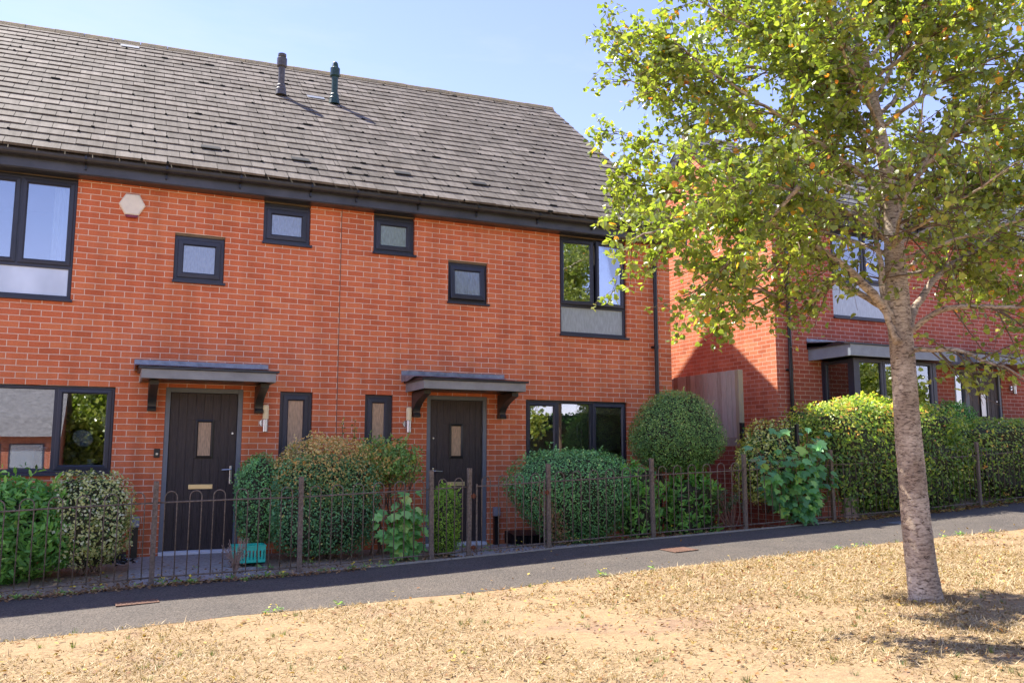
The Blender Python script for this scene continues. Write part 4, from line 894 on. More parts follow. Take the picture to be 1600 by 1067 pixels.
# ------------------------------------------------------------------ plants
G = {
 'box': leaf_mat('box_leaf', [(0, (0.076, 0.174, 0.064)), (0.5, (0.166, 0.405, 0.142)), (0.85, (0.312, 0.666, 0.221)), (1, (0.552, 0.8, 0.312))], transl=.2),
 'yew': leaf_mat('topiary_leaf', [(0, (0.065, 0.146, 0.048)), (0.5, (0.18, 0.356, 0.096)), (0.85, (0.36, 0.538, 0.144)), (1, (0.616, 0.71, 0.24))], transl=.2),
 'laurel': leaf_mat('laurel_leaf', [(0, (0.074, 0.19, 0.047)), (0.5, (0.175, 0.405, 0.083)), (0.9, (0.349, 0.666, 0.14)), (1, (0.549, 0.8, 0.234))], rough=.3, transl=.25),
 'varieg': leaf_mat('variegated_leaf', [(0, (0.074, 0.17, 0.042)), (0.25, (0.178, 0.282, 0.07)), (0.45, (0.65, 0.648, 0.208)), (0.8, (0.8, 0.8, 0.388)), (1, (0.8, 0.8, 0.582))], transl=.25, tcol=1),
 'holly': leaf_mat('gold_edged_leaf', [(0, (0.078, 0.166, 0.035)), (0.35, (0.195, 0.316, 0.055)), (0.55, (0.777, 0.741, 0.138)), (0.85, (0.8, 0.8, 0.248)), (1, (0.8, 0.8, 0.386))], rough=.3, transl=.25, tcol=1.1),
 'bronze': leaf_mat('bronze_leaf', [(0, (0.067, 0.145, 0.047)), (0.35, (0.159, 0.29, 0.083)), (0.6, (0.398, 0.393, 0.116)), (0.82, (0.799, 0.445, 0.152)), (1, (0.8, 0.631, 0.259))], transl=.2),
 'hedgedark': leaf_mat('hedge_low_leaf', [(0, (0.06, 0.157, 0.066)), (0.5, (0.132, 0.333, 0.134)), (0.9, (0.265, 0.537, 0.209)), (1, (0.596, 0.569, 0.209))], transl=.15),
 'fresh': leaf_mat('fresh_leaf', [(0, (0.1, 0.19, 0.056)), (0.5, (0.239, 0.418, 0.113)), (0.85, (0.439, 0.647, 0.187)), (1, (0.678, 0.381, 0.15))], transl=.3),
 'conifer': leaf_mat('light_green_leaf', [(0, (0.105, 0.218, 0.029)), (0.5, (0.27, 0.455, 0.059)), (1, (0.581, 0.752, 0.137))], transl=.3),
 'photinia': leaf_mat('hedge_leaf', [(0, (0.066, 0.138, 0.036)), (0.45, (0.197, 0.316, 0.064)), (0.75, (0.439, 0.532, 0.09)), (0.92, (0.8, 0.749, 0.164)), (1, (0.8, 0.394, 0.128))], rough=.35, transl=.38, tcol=1.5),
 'maple': leaf_mat('sapling_leaf', [(0, (0.119, 0.323, 0.094)), (0.5, (0.219, 0.493, 0.139)), (0.85, (0.357, 0.644, 0.186)), (1, (0.557, 0.682, 0.223))], rough=.4, transl=.3, tcol=1.2),
 'maple2': leaf_mat('sapling_leaf_dark', [(0, (0.108, 0.269, 0.137)), (0.5, (0.183, 0.425, 0.176)), (0.85, (0.279, 0.583, 0.195)), (1, (0.515, 0.718, 0.156))], rough=.35, transl=.35, tcol=1.3),
 'euph': leaf_mat('grey_green_leaf', [(0, (.10, .16, .10)), (.6, (.20, .28, .17)), (1, (.34, .40, .26))], transl=.2),
 'dry': leaf_mat('dried_stem', [(0, (.16, .12, .09)), (1, (.42, .34, .27))], rough=.9, transl=0),
 'deadleaf': leaf_mat('dead_leaf', [(0, (.16, .08, .035)), (.5, (.30, .17, .075)), (1, (.45, .30, .15))], rough=.85, transl=.1),
 'tree': leaf_mat('tree_leaf', [(0, (0.105, 0.142, 0.037)), (0.35, (0.198, 0.241, 0.05)), (0.75, (0.336, 0.35, 0.074)), (0.93, (0.502, 0.443, 0.11)), (0.965, (0.76, 0.364, 0.062)), (1, (0.76, 0.209, 0.05))], rough=.3, transl=.42, tcol=1.75, spec=.8),
}
def unit(rng, n):
    v = rng.normal(size=(n, 3)); return v/np.linalg.norm(v, axis=1, keepdims=True)
def lump_fn(rng, amp, freq):
    K = rng.normal(size=(9, 3))*freq; ph = rng.uniform(0, 6.3, 9)
    return lambda D: 1+amp*np.sin(D@K.T+ph).sum(1)/3.5
def bush(name, label, cat, c, r, n, size, leaf, gm, seed, p=2.5, amp=.07, freq=3.5, depth=.35, shape=None, core=.78, stems=14, zbase=None, up=.25, group=None, top=None, parent=None, rough_n=.9, floor=.02, sprigs=130):
    """clipped or loose shrub: leaves through the outer layer of a lumpy rounded volume, stems and a solid dark core inside"""
    rng = np.random.RandomState(seed); c = np.array(c, float); r = np.array(r, float)
    t = thing(name, label, cat, group) if parent is None else parent
    def surf(D, f=None):
        s = (np.abs(D)**p).sum(1)**(-1/p); q = D*s[:, None]*(f(D) if f else 1)[:, None]*r if f else D*s[:, None]*r
        if shape is not None: q = shape(q/r)*r
        return q
    f = lump_fn(rng, amp, freq); D = unit(rng, n); S = surf(D, f)
    k = 1-depth*rng.uniform(0, 1, n)**1.6+rng.normal(0, .018, n); P = c+S*k[:, None]+rng.normal(0, .006, (n, 3))
    zb = zbase if zbase is not None else c[2]-r[2]
    ok = P[:, 2] > zb+floor; P, D = P[ok], D[ok]; n2 = len(P)
    Nn = D/r*r.min(); Nn /= np.linalg.norm(Nn, axis=1, keepdims=True); Nn = Nn*.9+rng.normal(0, rough_n*.45, (n2, 3))+np.array([0, 0, up])
    Dr = D*.6+rng.normal(0, .6, (n2, 3))+np.array([0, 0, .45])
    rnd = np.clip(rng.normal(.45, .22, n2)+.10*(f(D*1.7)-1)/max(amp, .01), 0, 1)
    if top is not None: rnd = np.clip(rnd+top*((P[:, 2]-c[2])/r[2]), 0, 1)
    if leaf == 'varieg' or leaf == 'holly': rnd = rng.uniform(0, 1, n2)
    if sprigs:      # stray shoots standing proud of the clipped outline
        k_ = rng.randint(0, n2, sprigs); sp, sd, sn, sr = [], [], [], []
        for i_ in k_:
            base = c+(P[i_]-c)*.98; dd = D[i_]*.5+np.array([0, 0, .7])+rng.normal(0, .3, 3); dd /= np.linalg.norm(dd); L_ = rng.uniform(.03, .11)*(size/.03)**.4
            for q_ in range(7): sp.append(base+dd*L_*(q_+1)/7+rng.normal(0, .004, 3)); sd.append(dd+rng.normal(0, .7, 3)); sn.append(rng.normal(0, 1, 3)); sr.append(min(1, rnd[i_]+.25))
        P = np.concatenate([P, sp]); Dr = np.concatenate([Dr, sd]); Nn = np.concatenate([Nn, sn]); rnd = np.concatenate([rnd, sr])
    scatter('foliage', P, Nn, Dr, size, {'varieg': 'small', 'holly': 'oval'}.get(leaf, leaf), G[gm], rng, t, rnd)
    if core:  # solid dark blob added so the bush cannot be seen through
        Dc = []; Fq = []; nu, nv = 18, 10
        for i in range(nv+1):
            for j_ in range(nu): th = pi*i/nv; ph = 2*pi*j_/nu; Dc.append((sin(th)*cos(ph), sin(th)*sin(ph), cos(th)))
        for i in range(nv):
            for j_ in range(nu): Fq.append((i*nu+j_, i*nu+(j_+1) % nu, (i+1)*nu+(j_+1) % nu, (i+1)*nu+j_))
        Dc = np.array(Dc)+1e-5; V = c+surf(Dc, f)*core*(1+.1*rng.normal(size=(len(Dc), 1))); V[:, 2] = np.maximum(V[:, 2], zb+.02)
        np_mesh('dark_core', V, Fq, M['core'], t, smooth=False)
    if stems:
        mb = MB(); gzb = min(zb, c[2]-r[2])
        for _ in range(stems):
            a = c+np.array([rng.uniform(-.3, .3)*r[0], rng.uniform(-.3, .3)*r[1], 0]); a[2] = gzb-.05
            d = unit(rng, 1)[0]; d[2] = abs(d[2]); b_ = c+surf(np.array([d]), f)[0]*.97; mid = (a+b_)/2+rng.normal(0, .04, 3); mb.tube([a, mid, b_], [.010, .007, .003], 5)
        mb.build('stems', M['twig'], t)
    return t

bush('laurel_bush', 'dark green leafy bush behind the railing at far left under the ground-floor window', 'bush', (-9.35, -1.0, .45), (.86, .48, .54), 9000, .085, 'long', 'laurel', 11, depth=.4, amp=.12, up=.1, core=.6)
bush('variegated_shrub', 'cream and green variegated shrub between the dark bush and the left door', 'shrub', (-8.40, -1.05, .56), (.42, .38, .50), 7500, .036, 'varieg', 'varieg', 12, amp=.12, freq=4)
h = thing('clipped_hedge', 'large clipped bush with bronze-brown tips between the two doors', 'bush')
bush('', '', '', (-5.82, -.85, .66), (.66, .42, .60), 15000, .030, 'small', 'hedgedark', 13, p=4, amp=.05, parent=h, zbase=.05)
bush('', '', '', (-5.80, -.85, .92), (.67, .44, .56), 13000, .029, 'small', 'bronze', 14, p=3.4, amp=.07, parent=h, core=0, stems=0, zbase=.62, top=.42)
bush('rounded_shrub', 'bright green rounded shrub beside the left door handle, against the bronze hedge', 'shrub', (-6.60, -.62, .72), (.26, .30, .54), 7500, .028, 'small', 'box', 15, p=3, top=.15)
h = thing('loose_shrub', 'straggly shrub with bare stems and green tips left of the middle door', 'shrub')
bush('', '', '', (-4.98, -.72, 1.18), (.46, .32, .30), 3300, .045, 'oval', 'fresh', 16, amp=.22, freq=5, parent=h, core=0, stems=0, depth=.8)
bush('', '', '', (-5.05, -.75, 1.13), (.38, .28, .27), 2400, .036, 'small', 'bronze', 17, amp=.2, freq=5, parent=h, core=0, stems=0, depth=.9)
mb = MB(); rr = np.random.RandomState(5)
for k in range(16):
    x = rr.uniform(-5.2, -4.8); top_ = (rr.uniform(-5.4, -4.6), rr.uniform(-1., -.5), rr.uniform(1.0, 1.42)); mb.tube([(x, -.75, .02), ((x+top_[0])/2+rr.normal(0, .04), -.78+rr.normal(0, .04), .6), top_], [.013, .010, .004], 5)
mb.build('stems', M['twig'], h)
bush('conical_bush', 'small light green upright bush in front of the middle door beside the railing post', 'bush', (-4.40, -1.32, .44), (.185, .20, .46), 6500, .024, 'small', 'conifer', 18, p=2.6, amp=.05, zbase=.05)
def undercut(q): # narrower towards the ground, fuller to the right
    q = q.copy(); t = np.clip((q[:, 2]+1)/1.3, 0, 1); q[:, 0] = q[:, 0]*(.42+.58*t**.8)+.10*(1-t); q[:, 1] *= (.55+.45*t); return q
bush('clipped_bush', 'large dark green clipped dome bush under the middle ground-floor window', 'bush', (-2.46, -1.10, .68), (.97, .60, .68), 30000, .028, 'small', 'box', 19, p=3.0, amp=.05, shape=undercut, stems=24, zbase=.06, top=.1)
h = thing('dead_growth', 'dry brown dead branch patch at the lower left of the dark clipped bush', 'dead plant'); rr = np.random.RandomState(8)
P = np.array([-2.98, -1.52, .42])+rr.normal(0, 1, (750, 3))*np.array([.07, .06, .20]); P[:, 0] += (P[:, 2]-.42)*-.45; P = P[P[:, 2] > .09]; scatter('foliage', P, unit(rr, len(P)), unit(rr, len(P)), .032, 'small', G['deadleaf'], rr, h)
bush('laurel_shrub', 'glossy green leafy shrub between the clipped dome bush and the topiary ball', 'shrub', (-1.52, -1.25, .60), (.30, .30, .50), 1500, .085, 'long', 'laurel', 20, depth=.7, amp=.15, stems=10)
bush('laurel_shrub', 'bright green long-leaved shrub growing beneath the topiary ball', 'shrub', (-.58, -1.15, .48), (.40, .32, .46), 1500, .10, 'long', 'laurel', 21, depth=.7, amp=.15, stems=10)
def dome(q):
    q = q.copy(); lo = q[:, 2] < 0; q[lo, 2] *= .80; hi = ~lo; s = np.clip(q[:, 2], 0, 1); q[hi, 0] *= (1-.18*s[hi]); q[hi, 1] *= (1-.18*s[hi]); return q
h = bush('topiary_ball', 'big clipped egg-shaped topiary ball on short trunks at the right corner of the middle house', 'topiary', (-.60, -.92, 1.55), (.715, .62, .68), 30000, .026, 'small', 'yew', 22, p=2.35, amp=.025, shape=dome, stems=0, top=.1)
mb = MB()
for k in range(5): mb.tube([(-.60+.07*cos(k*1.3), -.92+.07*sin(k*1.3), -.02), (-.60+.12*cos(k*1.3+.4), -.92+.1*sin(k*1.3+.4), .55), (-.6+.3*cos(k*1.3), -.92+.25*sin(k*1.3), 1.2)], [.035, .028, .015], 7)
mb.build('trunk', M['twig'], h)
def spurge():
    t = thing('spurge', 'pale grey-green whorled spurge plant with bare pink stems behind the railing', 'plant'); rng = np.random.RandomState(31); mb = MB(); P = []; N_ = []; D_ = []
    for k in range(17):
        a = rng.uniform(0, 6.3); rad = rng.uniform(.08, .34); tip = np.array([-.02+rad*cos(a), -1.42+rad*.7*sin(a), rng.uniform(.48, .80)]); b0 = np.array([-.0, -1.42, .18]); mb.tube([b0, (b0+tip)/2+np.array([0, 0, -.06]), tip], [.009, .008, .006], 5)
        for j_ in range(26):
            f = rng.uniform(0, .13); g = rng.uniform(0, 6.3); d = np.array([cos(g), sin(g), .5]); P.append(tip-np.array([0, 0, f])+np.array([0, 0, .02])); N_.append(np.array([cos(g)*-.4, sin(g)*-.4, 1])); D_.append(d)
    mb.build('stems', mat('pink_stem', (.30, .16, .12), noise=.3), t); scatter('foliage', np.array(P), np.array(N_), np.array(D_), .075, 'long', G['euph'], rng, t)
spurge()
def sapling(label, c, stems, n, size, gm, seed, spread, zlo, zhi, lean=0):
    t = thing('maple_sapling', label, 'sapling', 'self-sown maple saplings'); rng = np.random.RandomState(seed); mb = MB(); P = []; N_ = []; D_ = []
    for k in range(stems):
        a = rng.uniform(0, 6.3); rr_ = rng.uniform(.1, 1); tip = np.array([c[0]+spread[0]*rr_*cos(a)+lean, c[1]+spread[1]*rr_*sin(a)-.05, zlo+(zhi-zlo)*rng.uniform(.35, 1)*(1-.35*rr_)]); base = np.array([c[0]+rng.uniform(-.06, .06), c[1], c[2]]); mid = (base+tip)/2+np.array([0, 0, .05])
        mb.tube([base, mid, tip], [.009, .007, .003], 5)
        for j_ in range(n//stems):
            f = rng.uniform(.12, 1); q = base*(1-f)+tip*f+np.array([0, 0, .1*f*(1-f)*2]); g = rng.uniform(0, 6.3); d = np.array([cos(g)*.8, sin(g)*.8-.25, rng.uniform(-.1, .35)]); L_ = rng.uniform(.05, .14); e = q+d*L_
            if e[2] < c[2]+.03: e[2] = c[2]+.04
            mb.tube([q, e], .0022, 4, cap=False); P.append(e); dd = d.copy(); dd[2] = -.55; D_.append(dd); N_.append(np.array([cos(g)*.35, sin(g)*.35-.45, .75])+rng.normal(0, .25, 3))
    mb.build('stems', mat('red_stem', (.22, .09, .05), noise=.3), t); scatter('foliage', np.array(P), np.array(N_), np.array(D_), size, 'maple', G[gm], rng, t, jit=.4)
sapling('low maple sapling with pale green lobed leaves left of the middle door', (-4.98, -1.45, .03), 16, 240, .115, 'maple', 41, (.50, .25), .08, .98)
sapling('tall maple sapling with dull green lobed leaves growing over the path edge', (.80, -1.95, .27), 34, 640, .115, 'maple2', 44, (.95, .28), .25, 1.95)
bush('gold_edged_shrub', 'yellow and green variegated shrub behind the tall maple sapling', 'shrub', (1.02, -1.25, 1.12), (.74, .42, .66), 9500, .048, 'holly', 'holly', 24, p=2.4, amp=.16, freq=4, zbase=.5, depth=.5, core=.7)
bush('tall_hedge', 'tall sunlit hedge with yellow-green tops in front of the bay window', 'hedge', (2.88, -1.50, 1.22), (1.58, .57, .90), 32000, .056, 'oval', 'photinia', 25, p=4.5, amp=.07, freq=4, zbase=.38, stems=40, top=.22, depth=.4, core=.8)
bush('low_hedge', 'lower hedge at the right edge in front of the right house door', 'hedge', (6.75, -1.50, 1.18), (2.42, .57, .72), 28000, .052, 'oval', 'photinia', 26, p=5, amp=.08, freq=5, zbase=.45, stems=40, top=.15, depth=.4, core=.8)
bush('round_bush', 'small dark green rounded bush between the hedges in front of the right door', 'bush', (5.72, -.65, 1.72), (.44, .38, .50), 7000, .034, 'small', 'laurel', 27, amp=.06)
def dry_plant(name, label, c, h_, n, gm, seed, spread=.15, flw=None):
    t = thing(name, label, 'plant'); rng = np.random.RandomState(seed); mb = MB(); P = []
    for k in range(n):
        a = rng.uniform(0, 6.3); r_ = rng.uniform(0, spread); tip = (c[0]+r_*cos(a)*1.3, c[1]+r_*sin(a), c[2]+h_*rng.uniform(.5, 1)); mid = (c[0]+r_*.4*cos(a), c[1]+r_*.4*sin(a), c[2]+h_*.4); mb.tube([(c[0], c[1], c[2]-.02), mid, tip], .0028, 4, cap=False)
        for _ in range(8): f = rng.uniform(.3, 1); P.append((c[0]+(tip[0]-c[0])*f+rng.normal(0, .012), c[1]+(tip[1]-c[1])*f, c[2]+(tip[2]-c[2])*f))
    mb.build('stems', M['pinkwood'], t); P = np.array(P); scatter('foliage', P, unit(rng, len(P)), unit(rng, len(P))+[0, 0, .6], .022, 'small', G[gm], rng, t)
dry_plant('dried_plant', 'dried grey-pink seeding plant against the railing in front of the left door', (-6.98, -1.93, -.01), .42, 34, 'dry', 51, .14)
t = thing('twiggy_sprig', 'two thin leafy sprigs poking above the bronze hedge against the brick wall', 'sprig'); rng = np.random.RandomState(6); mb = MB(); P = []
for x in (-5.52, -5.36):
    mb.tube([(x, -.45, 1.3), (x+.02, -.42, 1.75-.02*(x > -5.4))], .004, 5)
    for k in range(36): P.append((x+.01+rng.normal(0, .012), -.44+rng.normal(0, .01), rng.uniform(1.45, 1.74)))
mb.build('stems', M['twig'], t); P = np.array(P); scatter('foliage', P, unit(rng, len(P)), unit(rng, len(P))+[0, 0, .9], .04, 'oval', G['bronze'], rng, t)

# ------------------------------------------------------------------ the tree
LIMBS = [
 [(-2.07,-6.45,0.05),(-2.09,-6.44,0.38),(-2.11,-6.43,0.80),(-2.13,-6.42,1.33),(-2.14,-6.42,1.87),(-2.15,-6.41,2.42),(-2.15,-6.41,2.98),(-2.16,-6.41,3.55),(-2.21,-6.38,4.14),(-2.30,-6.34,4.73),(-2.41,-6.29,5.34),(-2.46,-6.27,5.96),(-2.48,-6.26,6.73)],
 [(-2.13,-6.42,2.31),(-2.40,-6.41,2.55),(-2.66,-6.40,2.77),(-2.96,-6.43,2.92),(-3.30,-6.44,3.07),(-3.65,-6.39,3.20),(-4.08,-6.30,3.33)],
 [(-2.24,-6.37,2.50),(-2.41,-6.18,2.70),(-2.51,-6.03,2.82),(-2.66,-5.91,2.68),(-2.88,-5.75,2.65),(-3.18,-5.56,2.82),(-3.51,-5.35,3.07)],
 [(-2.26,-6.48,2.21),(-2.33,-6.48,2.56),(-2.35,-6.48,2.95),(-2.35,-6.48,3.33),(-2.41,-6.51,3.71),(-2.58,-6.55,4.13),(-2.74,-6.58,4.48)],
 [(-2.10,-6.43,2.31),(-1.71,-6.39,2.71),(-1.29,-6.37,2.98),(-0.91,-6.43,3.19),(-0.42,-6.54,3.49),(0.14,-6.69,3.77)],
 [(-2.11,-6.43,2.28),(-1.99,-6.70,2.48),(-1.88,-6.97,2.46),(-1.65,-7.19,2.43),(-1.33,-7.45,2.48)],
 [(-2.11,-6.43,2.17),(-1.96,-6.83,2.16),(-1.77,-7.03,2.04),(-1.60,-7.22,1.88)],
 [(-2.16,-6.41,3.32),(-1.92,-6.41,3.64),(-1.66,-6.42,4.03),(-1.39,-6.43,4.44),(-1.05,-6.47,4.99),(-0.70,-6.53,5.62)],
 [(-2.17,-6.40,3.38),(-2.21,-6.72,3.62),(-2.11,-7.09,3.90),(-2.00,-7.36,4.14),(-1.80,-7.67,4.41)],
 [(-2.17,-6.40,3.61),(-2.05,-6.13,4.07),(-2.09,-5.89,4.65),(-2.27,-5.70,5.28),(-2.40,-5.53,5.93)],
 [(-2.17,-6.40,3.38),(-2.34,-6.00,3.70),(-2.66,-5.63,4.08),(-3.08,-5.33,4.37),(-3.52,-5.02,4.64),(-4.00,-4.80,4.86)],
 [(-2.19,-6.39,3.55),(-2.91,-6.50,3.76),(-3.59,-6.52,4.02),(-4.03,-6.43,4.24),(-4.34,-6.29,4.51)],
 [(-2.20,-6.39,3.90),(-2.74,-6.36,4.34),(-3.20,-6.26,4.70),(-3.59,-6.08,5.00),(-3.98,-5.90,5.29)],
 [(-2.17,-6.40,2.98),(-2.34,-5.89,3.25),(-2.59,-5.33,3.48),(-3.02,-4.91,3.60),(-3.55,-4.56,3.60),(-3.66,-4.51,3.60)],
 [(-2.18,-6.40,3.09),(-2.95,-6.71,3.20),(-3.68,-6.92,3.25),(-4.31,-6.97,3.25),(-4.74,-6.88,3.26)],
 [(-2.18,-6.40,3.26),(-2.17,-5.74,3.68),(-2.55,-5.13,4.13),(-3.18,-4.62,4.40),(-3.74,-4.36,4.57)],
 [(-2.15,-6.41,2.81),(-1.37,-6.11,3.24),(-0.51,-5.95,3.70),(0.27,-5.98,4.06),(0.99,-6.09,4.41)],
 [(-2.15,-6.41,3.09),(-2.48,-7.03,3.12),(-2.60,-7.53,3.22),(-2.53,-7.89,3.36)],
 [(-2.16,-6.41,3.21),(-1.50,-6.38,3.59),(-0.71,-6.41,4.05),(0.02,-6.52,4.45)],
 [(-2.16,-6.41,3.09),(-1.54,-5.81,3.67),(-1.02,-5.50,4.23),(-0.51,-5.18,4.92)],
 [(-2.17,-6.41,3.03),(-2.70,-6.93,3.23),(-3.06,-7.32,3.47),(-3.29,-7.65,3.74)],
 [(-2.21,-6.38,4.14),(-3.05,-6.88,4.35),(-3.60,-7.18,4.56),(-3.97,-7.34,4.83)],
 [(-2.25,-6.37,4.37),(-1.51,-6.15,5.10),(-0.93,-6.09,5.79),(-0.54,-6.05,6.53)],
 [(-2.23,-6.38,4.25),(-1.88,-5.55,5.09),(-2.11,-5.00,5.63),(-2.66,-4.53,5.88)],
 [(-2.27,-6.36,4.55),(-2.31,-7.00,4.67),(-2.22,-7.48,4.89),(-1.99,-7.80,5.09)],
 [(-2.30,-6.34,4.73),(-2.59,-5.88,5.38),(-3.05,-5.56,5.95),(-3.49,-5.25,6.35)],
 [(-2.39,-6.30,5.22),(-1.74,-6.27,6.02),(-1.17,-6.42,6.75)],
]
LIMBS += [
 [(-2.43,-6.06,4.52),(-2.81,-5.67,4.86),(-3.35,-5.31,5.03),(-3.85,-5.09,5.23),(-4.10,-4.97,5.32)],
 [(-3.56,-6.32,3.94),(-4.15,-6.27,4.18),(-4.52,-6.10,4.34),(-4.73,-6.00,4.42)],
 [(-2.59,-5.33,3.48),(-3.44,-5.27,3.64),(-3.98,-5.24,3.70),(-4.22,-5.14,3.85)],
 [(-3.65,-6.39,3.20),(-4.18,-6.26,3.12),(-4.59,-6.07,2.97),(-4.59,-5.96,2.84)],
 [(-3.68,-6.92,3.25),(-3.86,-6.62,2.92),(-4.05,-6.31,2.66),(-4.22,-6.12,2.53)],
 [(-2.96,-6.43,2.92),(-2.84,-5.77,2.99),(-3.02,-5.35,2.81),(-3.19,-5.28,2.63)],
 [(-2.09,-5.89,4.65),(-2.45,-5.29,5.57),(-2.90,-4.86,6.02)],
]
LIMBS += [
 [(-1.93,-6.29,3.85),(-1.05,-6.15,4.41),(-0.30,-6.16,4.73),(0.39,-6.25,4.95)],
 [(-2.19,-6.40,4.14),(-1.97,-6.83,4.42),(-1.59,-7.11,4.66),(-1.29,-7.36,4.78)],
 [(-2.21,-6.39,4.25),(-0.91,-5.88,5.28),(0.02,-5.86,5.76),(0.73,-5.97,6.09)],
 [(-2.11,-6.43,3.55),(-0.89,-6.00,4.03),(0.02,-5.98,4.44),(0.72,-6.08,4.66)],
 [(-1.91,-6.30,2.85),(-1.21,-6.18,3.06),(-0.50,-6.18,3.00),(0.02,-6.20,2.91)],
 [(-2.31,-6.34,4.73),(-1.70,-6.40,5.33),(-1.19,-6.63,5.58),(-0.74,-6.84,5.83)],
]
def bark_mat():
    m = M['bark']; N, L = nodes(m); b = N['Principled BSDF']; b.inputs['Roughness'].default_value = .85
    tcn = N.new('ShaderNodeTexCoord'); mpn = N.new('ShaderNodeMapping'); mpn.inputs['Scale'].default_value = (14, 14, 38); L.new(tcn.outputs['Object'], mpn.inputs[0])
    n = N.new('ShaderNodeTexNoise'); n.inputs['Scale'].default_value = 1.5; n.inputs['Detail'].default_value = 7; n.inputs['Roughness'].default_value = .72; n.inputs['Distortion'].default_value = .6; L.new(mpn.outputs[0], n.inputs[0])
    r = N.new('ShaderNodeValToRGB'); e = r.color_ramp.elements; e[0].position = .38; e[0].color = (.11, .08, .06, 1); e[1].position = .58; e[1].color = (.70, .62, .50, 1); q = e.new(.46); q.color = (.44, .37, .29, 1); L.new(n.outputs['Fac'], r.inputs[0])
    n2 = N.new('ShaderNodeTexNoise'); n2.inputs['Scale'].default_value = 3.2; n2.inputs['Detail'].default_value = 5; L.new(tcn.outputs['Object'], n2.inputs[0])
    r2 = N.new('ShaderNodeValToRGB'); r2.color_ramp.elements[0].position = .35; r2.color_ramp.elements[1].position = .7; r2.color_ramp.elements[0].color = (.6, .52, .46, 1); r2.color_ramp.elements[1].color = (1.1, 1.05, 1, 1); L.new(n2.outputs['Fac'], r2.inputs[0])
    mx = N.new('ShaderNodeMixRGB'); mx.blend_type = 'MULTIPLY'; mx.inputs[0].default_value = 1; L.new(r.outputs[0], mx.inputs[1]); L.new(r2.outputs[0], mx.inputs[2]); L.new(mx.outputs[0], b.inputs['Base Color'])
    bp = N.new('ShaderNodeBump'); bp.inputs['Strength'].default_value = .9; bp.inputs['Distance'].default_value = .012; L.new(n.outputs['Fac'], bp.inputs['Height']); L.new(bp.outputs[0], b.inputs['Normal'])
bark_mat()
def resample(P, step):
    P = np.array(P, float); d = np.r_[0, np.cumsum(np.linalg.norm(np.diff(P, axis=0), axis=1))]; n = max(3, int(d[-1]/step)); u = np.linspace(0, d[-1], n)
    # smooth (Catmull-like) by interpolating then relaxing
    Q = np.stack([np.interp(u, d, P[:, k]) for k in range(3)], 1)
    for _ in range(2): Q[1:-1] = Q[1:-1]*.5+(Q[:-2]+Q[2:])*.25
    return Q, d[-1]
